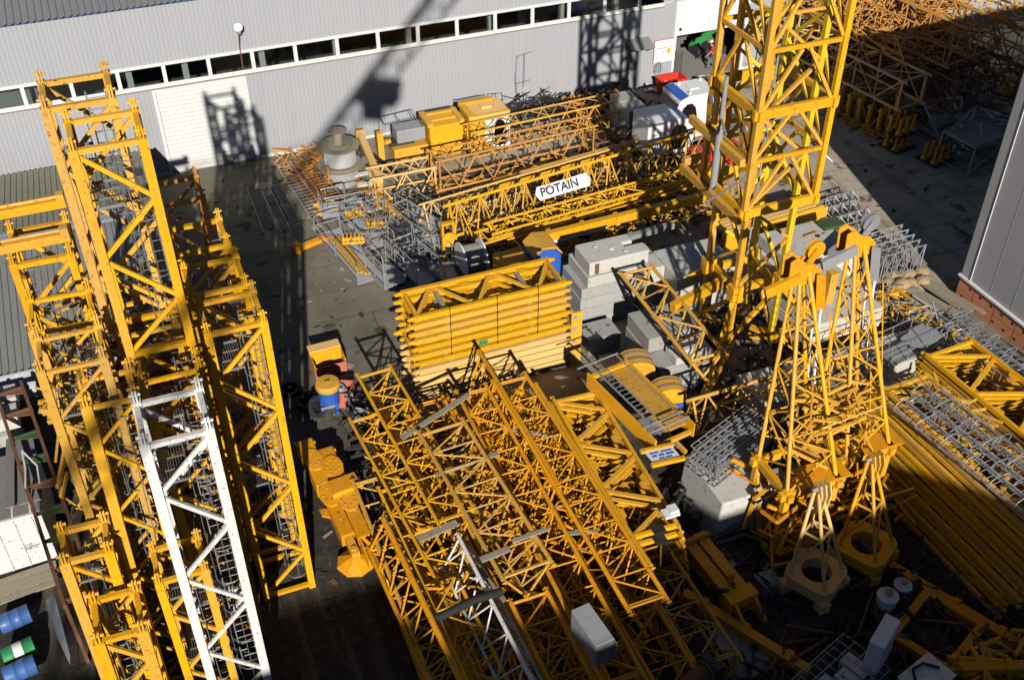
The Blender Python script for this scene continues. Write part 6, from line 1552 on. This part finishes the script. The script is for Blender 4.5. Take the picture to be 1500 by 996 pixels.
# ------------------------------------------------------------------ parked cars
def car(label, c, rz, mat):
    t = thing('parked_car', label, 'car', c, rz, 'cars parked by the gate')
    # body: lofted sections along x (length 4.3)
    sec = [(-2.12,.42,.62,.72),(-2.02,.30,.80,.80),(-1.5,.24,.92,.86),(-.7,.22,.90,.88),(.5,.22,.90,.88),(1.3,.24,.84,.87),(1.85,.28,.74,.82),(2.1,.40,.62,.70)]
    b = MB(); vs_ = []; n = 10
    for x, z0, z1, w in sec:
        for k in range(n):
            a = 2*PI*k/n+PI/n; cx_ = math.cos(a); sz_ = math.sin(a)
            yy = w*max(-1,min(1,cx_*1.25)); zz = (z0+z1)/2+(z1-z0)/2*max(-1,min(1,sz_*1.3)); vs_.append((x,yy,zz))
    m_ = len(sec); b.add(vs_, [(i*n+k,i*n+(k+1) % n,(i+1)*n+(k+1) % n,(i+1)*n+k) for i in range(m_-1) for k in range(n)]+[tuple(range(n))[::-1], tuple(range((m_-1)*n,m_*n))], True); b.build('body', M[mat], t)
    # greenhouse
    def gh(dx, dw, z, mat_, nm, rows):
        b = MB(); vs_ = []
        for x0, x1, w, zz in rows: vs_ += [(x0,-w,zz),(x1,-w,zz),(x1,w,zz),(x0,w,zz)]
        r = len(rows); b.add(vs_, [(i*4+k,i*4+(k+1) % 4,(i+1)*4+(k+1) % 4,(i+1)*4+k) for i in range(r-1) for k in range(4)]+[(r*4-4,r*4-3,r*4-2,r*4-1)], False); b.build(nm, M[mat_], t, bevel=.04)
    gh(0,0,0,'dark_glass','glass',[(-1.75,1.0,.80,.86),(-1.1,.35,.64,1.37)]); gh(0,0,0,mat,'roof',[(-1.22,.46,.68,1.34),(-1.05,.28,.60,1.43)])
    for x in (-1.3,1.32):
        for y in (-.78,.78):
            b = MB(); b.lathe([(.1,-.1),(.28,-.11),(.31,-.08),(.31,.08),(.28,.11),(.1,.1)], (x,y,.31), 20, axis='y'); wo = b.build('wheel', M['black'], t)
            b = MB(); b.lathe([(0,-.115),(.18,-.115),(.2,-.1),(.2,.1),(.18,.115),(0,.115)], (x,y,.31), 14, axis='y'); b.build('rim', M['galv'], wo)
    for y in (-.55,.55): boxpart(t,'headlight','clean_white',((2.02,y-.15,.55),(2.1,y+.15,.68))); boxpart(t,'tail_light','red',((-2.12,y-.12,.6),(-2.03,y+.12,.75)))
    return t
car('silver parked car with its dark front end toward the wall, left of the two', (28.6,47.3,0), 1.2, 'silver')
car('silver blue parked car right of the other one, mostly behind the white cabin', (30.9,47.2,0), 1.25, 'silver')
t = thing('pipe_stand', 'small pale pipe frame standing in front of the left parked car', 'frame', (27.2,46.4,0), .1)
b = MB(); b.path([(-.9,0,0),(-.9,0,.55),(.9,0,.75),(.9,0,0)],.025); b.tube((-.3,0,0),(-.3,0,.6),.022,6); b.tube((.3,0,0),(.3,0,.66),.022,6); b.build('pipes', M['clean_white'], t)
b = MB(); b.box((0,0,.04),(2.2,1.2,.08)); o = b.build('loose_sheet', M['concrete']); o.location = (26.2,46.0,.0); tag(o, 'pale concrete sheet lying between the dark cubes and the parked cars', 'sheet')
b = MB(); b.box((0,0,.55),(.16,.6,1.1)); o = b.build('timber_post', M['timber']); o.location = (25.6,46.6,0); tag(o, 'short timber post standing behind the dark cubes', 'post')

# green machine in the hall
t = thing('green_machine', 'green harrow like machine inside the open gate behind the man in red', 'machine', (33.6,53.2,.03))
b = MB(); b.bar((-.9,0,.8),(1.6,-.4,2.6),.16,.2); b.bar((-.3,.5,.5),(2.2,.2,2.4),.16,.2); b.build('frame', M['green'], t)
b = MB()
for k in range(8): p = V((-.9,0,.8)).lerp(V((1.6,-.4,2.6)),k/7); b.prism([p+V((0,-.05,.1)),p+V((-.35,-.05,.05)),p+V((-.4,-.05,-.15)),p+V((-.05,-.05,-.1))],(0,.08,0))
b.build('tine', M['green'], t); boxpart(t,'base','dark',((-.9,-.5,0),(2.0,.7,.45)))

# ------------------------------------------------------------------ people
def skin_mesh(name, joints, edges, mat, parent, root, sub=2):
    me = bpy.data.meshes.new(name); names = list(joints)
    me.from_pydata([joints[k][0] for k in names], [(names.index(a), names.index(b)) for a, b in edges], []); me.update()
    o = bpy.data.objects.new(name, me); COL.objects.link(o)
    o.modifiers.new('skin','SKIN'); s = o.modifiers.new('sub','SUBSURF'); s.levels = sub; s.render_levels = sub
    lay = me.skin_vertices[0] if len(me.skin_vertices) else None
    for i, k in enumerate(names):
        r = joints[k][1]; me.skin_vertices[0].data[i].radius = (r, r) if not isinstance(r, tuple) else r
        me.skin_vertices[0].data[i].use_root = (k == root)
    bpy.context.view_layer.update(); dg = bpy.context.evaluated_depsgraph_get()
    m2 = bpy.data.meshes.new_from_object(o.evaluated_get(dg)); m2.name = name
    bpy.data.objects.remove(o); bpy.data.meshes.remove(me)
    m2.materials.clear(); m2.materials.append(mat)
    for p in m2.polygons: p.use_smooth = True
    q = bpy.data.objects.new(name, m2); COL.objects.link(q); q.parent = parent; return q

def person(label, c, rz, pose, shirt, trousers, hair, cap=None, lean=.06):
    """faces local +x; y is left"""
    t = thing('person', label, 'person', c, rz)
    J = dict(pose)
    body = {k: (V(p), r) for k, (p, r) in J.items()}
    E = [('pelvis','belly'),('belly','chest'),('chest','neck'),('neck','jaw'),('jaw','skull'),('skull','crown'),
         ('chest','shL'),('shL','elL'),('elL','wrL'),('wrL','palmL'),('chest','shR'),('shR','elR'),('elR','wrR'),('wrR','palmR'),
         ('pelvis','hipL'),('hipL','knL'),('knL','anL'),('anL','toeL'),('pelvis','hipR'),('hipR','knR'),('knR','anR'),('anR','toeR')]
    for s in 'LR':
        w = body['wr'+s][0]; p = body['palm'+s][0]; d = (p-w).normalized(); side = V((0,0,1)).cross(d)
        side = V((1,0,0)) if side.length < .2 else side.normalized()
        for i, (off, ln) in enumerate(((-.03,.065),(-.01,.078),(.012,.074),(.032,.058))):
            a = p+side*off+d*.015; b_ = a+d*ln*.55; e = b_+d*ln*.4+V((.012,0,-.006))
            body['f%s%da' % (s,i)] = (a,.010); body['f%s%db' % (s,i)] = (b_,.009); body['f%s%dc' % (s,i)] = (e,.007)
            E += [('palm'+s,'f%s%da' % (s,i)),('f%s%da' % (s,i),'f%s%db' % (s,i)),('f%s%db' % (s,i),'f%s%dc' % (s,i))]
        th = w.lerp(p,.5)-side*.035; body['t%sa' % s] = (th,.011); body['t%sb' % s] = (th-side*.02+d*.045,.009)
        E += [('palm'+s,'t%sa' % s),('t%sa' % s,'t%sb' % s)]
    bo = skin_mesh('body', body, E, M['skin'], t, 'pelvis')
    sub_ = lambda keys, add: {k: (body[k][0], (body[k][1] if not isinstance(body[k][1], tuple) else body[k][1][0])+add) for k in keys}
    sj = sub_(['pelvis','belly','chest','shL','shR'], .022); 
    for s in 'LR': sj['cuff'+s] = (body['sh'+s][0].lerp(body['el'+s][0], .85), .062)
    sj['col'] = (body['chest'][0].lerp(body['neck'][0], .55), .075)
    skin_mesh('shirt', sj, [('pelvis','belly'),('belly','chest'),('chest','col'),('chest','shL'),('shL','cuffL'),('chest','shR'),('shR','cuffR')], M[shirt], t, 'chest')
    tj = sub_(['pelvis','hipL','hipR','knL','knR'], .024)
    for s in 'LR': tj['hem'+s] = (body['kn'+s][0].lerp(body['an'+s][0], .93), .072)
    skin_mesh('trousers', tj, [('pelvis','hipL'),('hipL','knL'),('knL','hemL'),('pelvis','hipR'),('hipR','knR'),('knR','hemR')], M[trousers], t, 'pelvis')
    for s in 'LR':
        a = body['an'+s][0]; e = body['toe'+s][0]; d = (e-a); d.z = 0; d.normalize()
        b = MB(); b.lathe([(0,-.035),(.055,-.03),(.062,.01),(.05,.06),(.03,.085),(0,.09)], (0,0,0), 12); o = b.build('shoe', M['dark'], t); o.matrix_local = axes(a.lerp(e,.45)*V((1,1,0)).length if False else V((a.lerp(e,.45).x,a.lerp(e,.45).y,e.z-.01)), d) @ Matrix.Diagonal((2.3,.95,1,1))
    sk_ = body['skull'][0]; up_ = (body['crown'][0]-body['jaw'][0]).normalized(); fw = V((1,0,0)); fw = (fw-up_*fw.dot(up_)).normalized()
    m_ = axes(sk_+up_*.02, fw, up_.cross(fw))
    b = MB(); b.lathe([(.112,-.02),(.118,.03),(.1,.085),(.06,.118),(0,.128)], (-.008,0,0), 16); o = b.build('cap' if cap else 'hair', M[cap or hair], t); o.matrix_local = m_
    if cap: b = MB(); b.prism([(.08,-.07,.0),(.2,-.05,-.015),(.22,0,-.018),(.2,.05,-.015),(.08,.07,.0)],(0,0,.012)); v_ = b.build('peak', M[cap], o)
    b = MB(); b.lathe([(.112,-.07),(.117,-.02),(.11,.04)], (-.02,0,0), 16)
    b.v = [(x if x < .03 else .03, y, z) for x, y, z in b.v]; o = b.build('back_hair', M[hair], t); o.matrix_local = m_
    b = MB(); b.prism([(.10,-.014,.0),(.135,-.012,-.045),(.10,-.016,-.05)],(0,.028,0)); o = b.build('nose', M['skin'], t); o.matrix_local = m_
    for y in (-.036,.036):
        b = MB(); b.lathe([(0,-.012),(.012,-.006),(.014,0),(.012,.006),(0,.012)], (.098,y,-.008), 8); o = b.build('eye', M['dark'], t); o.matrix_local = m_
        b = MB(); b.lathe([(0,-.03),(.014,-.015),(.018,0),(.014,.015),(0,.03)], (0,y*3.0,-.03), 8); o = b.build('ear', M['skin'], t); o.matrix_local = m_
    b = MB(); b.box((.102,0,-.085),(.012,.05,.012)); o = b.build('mouth', M['pink'], t); o.matrix_local = m_
    return t
def walk_pose(sw=.22, arm=.18, lean=.05, look=0.0):
    return {'pelvis':((0,0,.93),.13),'belly':((lean*.5,0,1.08),.125),'chest':((lean,0,1.30),.135),'neck':((lean*1.3,0,1.48),.055),'jaw':((lean*1.5+.03,0,1.57),.066),'skull':((lean*1.5+.02,0,1.65),.092),'crown':((lean*1.5+.01,0,1.715),.072),
    'shL':((lean,.19,1.40),.065),'elL':((lean+arm*.6,.25,1.14),.046),'wrL':((lean+arm*1.7,.23,.94),.03),'palmL':((lean+arm*2.0,.22,.87),.03),
    'shR':((lean,-.19,1.40),.065),'elR':((lean-arm*.9,-.25,1.13),.046),'wrR':((lean-arm*.6,-.24,.90),.03),'palmR':((lean-arm*.5,-.24,.82),.03),
    'hipL':((-.0,.095,.88),.095),'knL':((-sw*.25,.11,.48),.06),'anL':((-sw*1.4,.11,.11),.042),'toeL':((-sw*1.4+.16,.12,.05),.035),
    'hipR':((.0,-.095,.88),.095),'knR':((sw*.9,-.11,.49),.06),'anR':((sw*1.0,-.11,.10),.042),'toeR':((sw*1.0+.17,-.12,.045),.035)}
person('man in a red shirt and pale cap walking in the open gateway', (32.8,51.2,.0), 2.9, walk_pose(.2,.2,.12), 'red_cloth', 'grey_cloth', 'hair', 'white_cloth')
person('man in a pale blue shirt and dark trousers standing by the parked cars', (27.0,46.3,.0), -.3, walk_pose(.08,.14,.14), 'blue_cloth', 'ink', 'hair')

# ------------------------------------------------------------------ crane jib overhead (out of the picture, its shadow falls on the warehouse wall)
A = V((-14.8,-24.7,28.6)); B = A+V((.69,1.0,0)).normalized()*64
t = lattice('overhead_jib', 'long yellow crane jib overhead that throws the slanting shadow on the warehouse wall', 'crane jib', None, A, B, tri_up(1.15,1.2), TRF('W','Z'), 'yellow', 40, (.075,.075,.085), .035, lug=.2)
t = thing('trolley', 'crane trolley and work basket hanging under the overhead jib', 'trolley', m=axes(A+(B-A).normalized()*28.6, B-A))
boxpart(t,'frame','yellow',((-1.2,-.9,-.5),(1.2,.9,-.15))); boxpart(t,'winch','grey',((.5,-.55,-1.5),(1.7,.55,-.502))); boxpart(t,'basket','galv',((-1.4,-.5,-1.35),(-.6,.5,-.502)))
mt = thing('jib_mast', 'yellow crane mast behind the viewer that carries the overhead jib on the hall roof', 'tower crane', (-14.8,-24.7,20.16))  # mast added out of view, set on the roof so its shadow misses the yard
for sx in (-1,1):
    for sy in (-1,1): b = MB(); b.bar((sx*.8,sy*.8,0),(sx*.8,sy*.8,10.4),.2,.2,up=(0,1,0)); b.build('chord', M['yellow'], mt)
for p, q in (((-1,-1),(1,-1)),((1,-1),(1,1)),((1,1),(-1,1)),((-1,1),(-1,-1))):
    b = MB()
    for k in range(6): a, c = (p, q) if k % 2 else (q, p); b.bar((a[0]*.8,a[1]*.8,.2+k*1.58),(c[0]*.8,c[1]*.8,.2+(k+1)*1.58),.1,.1)
    b.build('lacing', M['yellow'], mt)

# ------------------------------------------------------------------ more booms and clutter, fine litter
for i, (x, y, z, L, w, h, kind, m_, lab) in enumerate((
    (36.4,51.5,4.3,10.5,1.5,1.4,'up','orange','thin orange boom at the crane side of the top right heap, tip toward the racks'),
    (39.0,53.0,5.6,11.0,1.4,1.3,'up','orange','upper orange boom lying between the two front ones in the heap'),
    (42.0,54.0,6.0,11.5,1.5,1.4,'up','yellow','bright yellow boom beside the white one on top of the heap'),
    (44.6,54.5,6.2,12.0,1.4,1.3,'dn','yellow_old','top yellow boom over the outer end of the heap'),
    (36.0,50.0,.2,10.0,1.8,1.7,'sq','yellow_old','boom on the ground behind the row of short yellow posts'),
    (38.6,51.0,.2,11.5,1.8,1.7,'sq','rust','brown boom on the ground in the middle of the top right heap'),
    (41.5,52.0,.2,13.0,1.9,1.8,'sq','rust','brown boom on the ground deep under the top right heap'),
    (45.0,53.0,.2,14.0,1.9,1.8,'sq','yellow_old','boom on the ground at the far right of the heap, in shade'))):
    A, B = row(x, y, z, L); boom(lab, A, B, w, h, kind, m_, .055, .028, max(6, round(L/1.1)))
clutter('orange_braces', 'dense orange bracing inside the top right heap', 'braces', 'orange', (36.2,40.5,3.0), (46.0,54.0,5.6), 380, .03, 101, .9, 2.6)
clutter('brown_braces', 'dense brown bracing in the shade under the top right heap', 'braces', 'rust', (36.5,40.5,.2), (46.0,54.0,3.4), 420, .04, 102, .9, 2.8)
# shaded things at the front right
for i, (a, b_, w, h, m_, lab) in enumerate((
    ((12.6,17.8,.25),(14.6,14.0,.25),.3,.4,'amber','amber beam on the ground just right of the forked beam in the shade'),
    ((13.4,13.6,.2),(17.0,11.6,.2),.35,.3,'rust','rusty beam on the ground below the wire cage in the front shade'),
    ((19.2,16.4,.2),(20.9,12.4,.2),.3,.34,'amber','amber beam lying against the foot of the big right panel stack'),
    ((17.3,16.9,.15),(19.6,16.6,.15),.25,.3,'dark','dark beam on the ground in front of the yellow pyramid frame'),
    ((18.0,12.6,.5),(21.6,11.2,.6),.3,.3,'amber','amber beam at the bottom right edge of the shaded corner'),
    ((19.5,13.0,.3),(22.5,11.6,.3),.28,.3,'rust','rusty beam behind the amber one at the bottom right edge'),
    ((11.4,13.8,.25),(12.6,11.6,.25),.3,.3,'dark','dark beam on the ground at the bottom edge right of the pile'))):
    xbeam(lab, a, b_, w, h, m_, 'beams lying in the front right shade', 'ground_beam', 3)
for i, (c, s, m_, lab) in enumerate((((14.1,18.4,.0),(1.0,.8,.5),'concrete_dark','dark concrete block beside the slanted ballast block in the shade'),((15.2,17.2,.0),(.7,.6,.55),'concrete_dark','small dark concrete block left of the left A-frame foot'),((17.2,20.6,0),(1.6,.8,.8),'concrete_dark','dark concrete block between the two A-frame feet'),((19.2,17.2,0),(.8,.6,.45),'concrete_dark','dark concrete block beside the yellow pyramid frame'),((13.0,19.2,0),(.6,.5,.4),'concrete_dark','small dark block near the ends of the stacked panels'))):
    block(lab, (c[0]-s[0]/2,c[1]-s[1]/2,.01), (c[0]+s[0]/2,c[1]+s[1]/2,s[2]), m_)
clutter('shade_struts', 'dark struts and scrap strewn around the A-frame feet', 'scrap', 'dark', (13.2,15.8,.02), (20.6,21.6,.9), 170, .045, 103, .4, 1.6)
clutter('shade_yellow_struts', 'yellow struts and brackets heaped around the A-frame feet', 'struts', 'amber', (15.4,17.2,.05), (20.9,21.8,2.4), 150, .04, 104, .6, 1.8)
clutter('front_scrap', 'dark cables and scrap strewn over the front right ground', 'scrap', 'dark', (12.0,11.4,.02), (21.5,15.4,.35), 160, .04, 105, .5, 2.0)
clutter('front_rusty_scrap', 'rusty bars strewn over the front right ground in the shade', 'bars', 'rust', (12.0,11.2,.02), (21.8,15.6,.5), 90, .04, 106, .6, 2.2)
clutter('head_frame_struts', 'slim yellow bars bundled between the two tall A-frames', 'bars', 'yellow', (16.6,18.4,3.2), (19.4,20.2,5.4), 60, .03, 107, .8, 2.2)
clutter('slab_scraps', 'dark cables and brackets strewn over the slabs by the crane foot', 'scrap', 'dark', (18.8,24.6,.05), (24.0,30.6,1.0), 140, .035, 108, .4, 1.6)
clutter('stack_side_struts', 'dark yellow steel filling the gap between the right panel stacks', 'struts', 'yellow_old', (22.8,14.0,.1), (24.9,22.0,2.4), 150, .05, 109, .9, 2.6)
# small litter over the yard
rl_ = random.Random(77)
def litter(name, label, cat, mat, n, box_, s0, s1, seed, flat=.25):
    rq = random.Random(seed); mb = MB()
    for k in range(n):
        x = rq.uniform(box_[0], box_[1]); y = rq.uniform(box_[2], box_[3]); a = rq.uniform(0, PI)
        l = rq.uniform(s0, s1); w_ = l*rq.uniform(.15,.7); h = min(w_,l)*flat*rq.uniform(.5,1.2)
        mb.box((x, y, .004+h/2), (l, w_, h), Matrix.Rotation(a, 3, 'Z'))
    o = mb.build(name, M[mat]); return tag(o, label, cat, kind='stuff')
litter('wood_litter', 'small timber offcuts scattered over the yard', 'offcuts', 'timber', 90, (2.5,31,24,50), .08, .5, 1)
litter('steel_litter', 'small rusty steel scraps scattered over the yard', 'scraps', 'rust', 240, (2.2,31,22,50), .05, .3, 2)
litter('stone_litter', 'pale grit and broken concrete scattered over the yard', 'grit', 'concrete_dark', 420, (2.2,32,24,50.2), .02, .1, 3, .6)
M['leaf'] = paint('dry_leaves', (.50,.36,.08), amount=.3, rough=.8, var=.3)
litter('fallen_leaves', 'fallen yellow leaves scattered on the dark ground', 'leaves', 'leaf', 420, (2.2,13,40,50.2), .03, .08, 4, .05)
litter('dark_litter', 'dark clods and rubber scraps scattered over the yard', 'scraps', 'dark', 500, (2.2,36,11,50), .05, .35, 5)
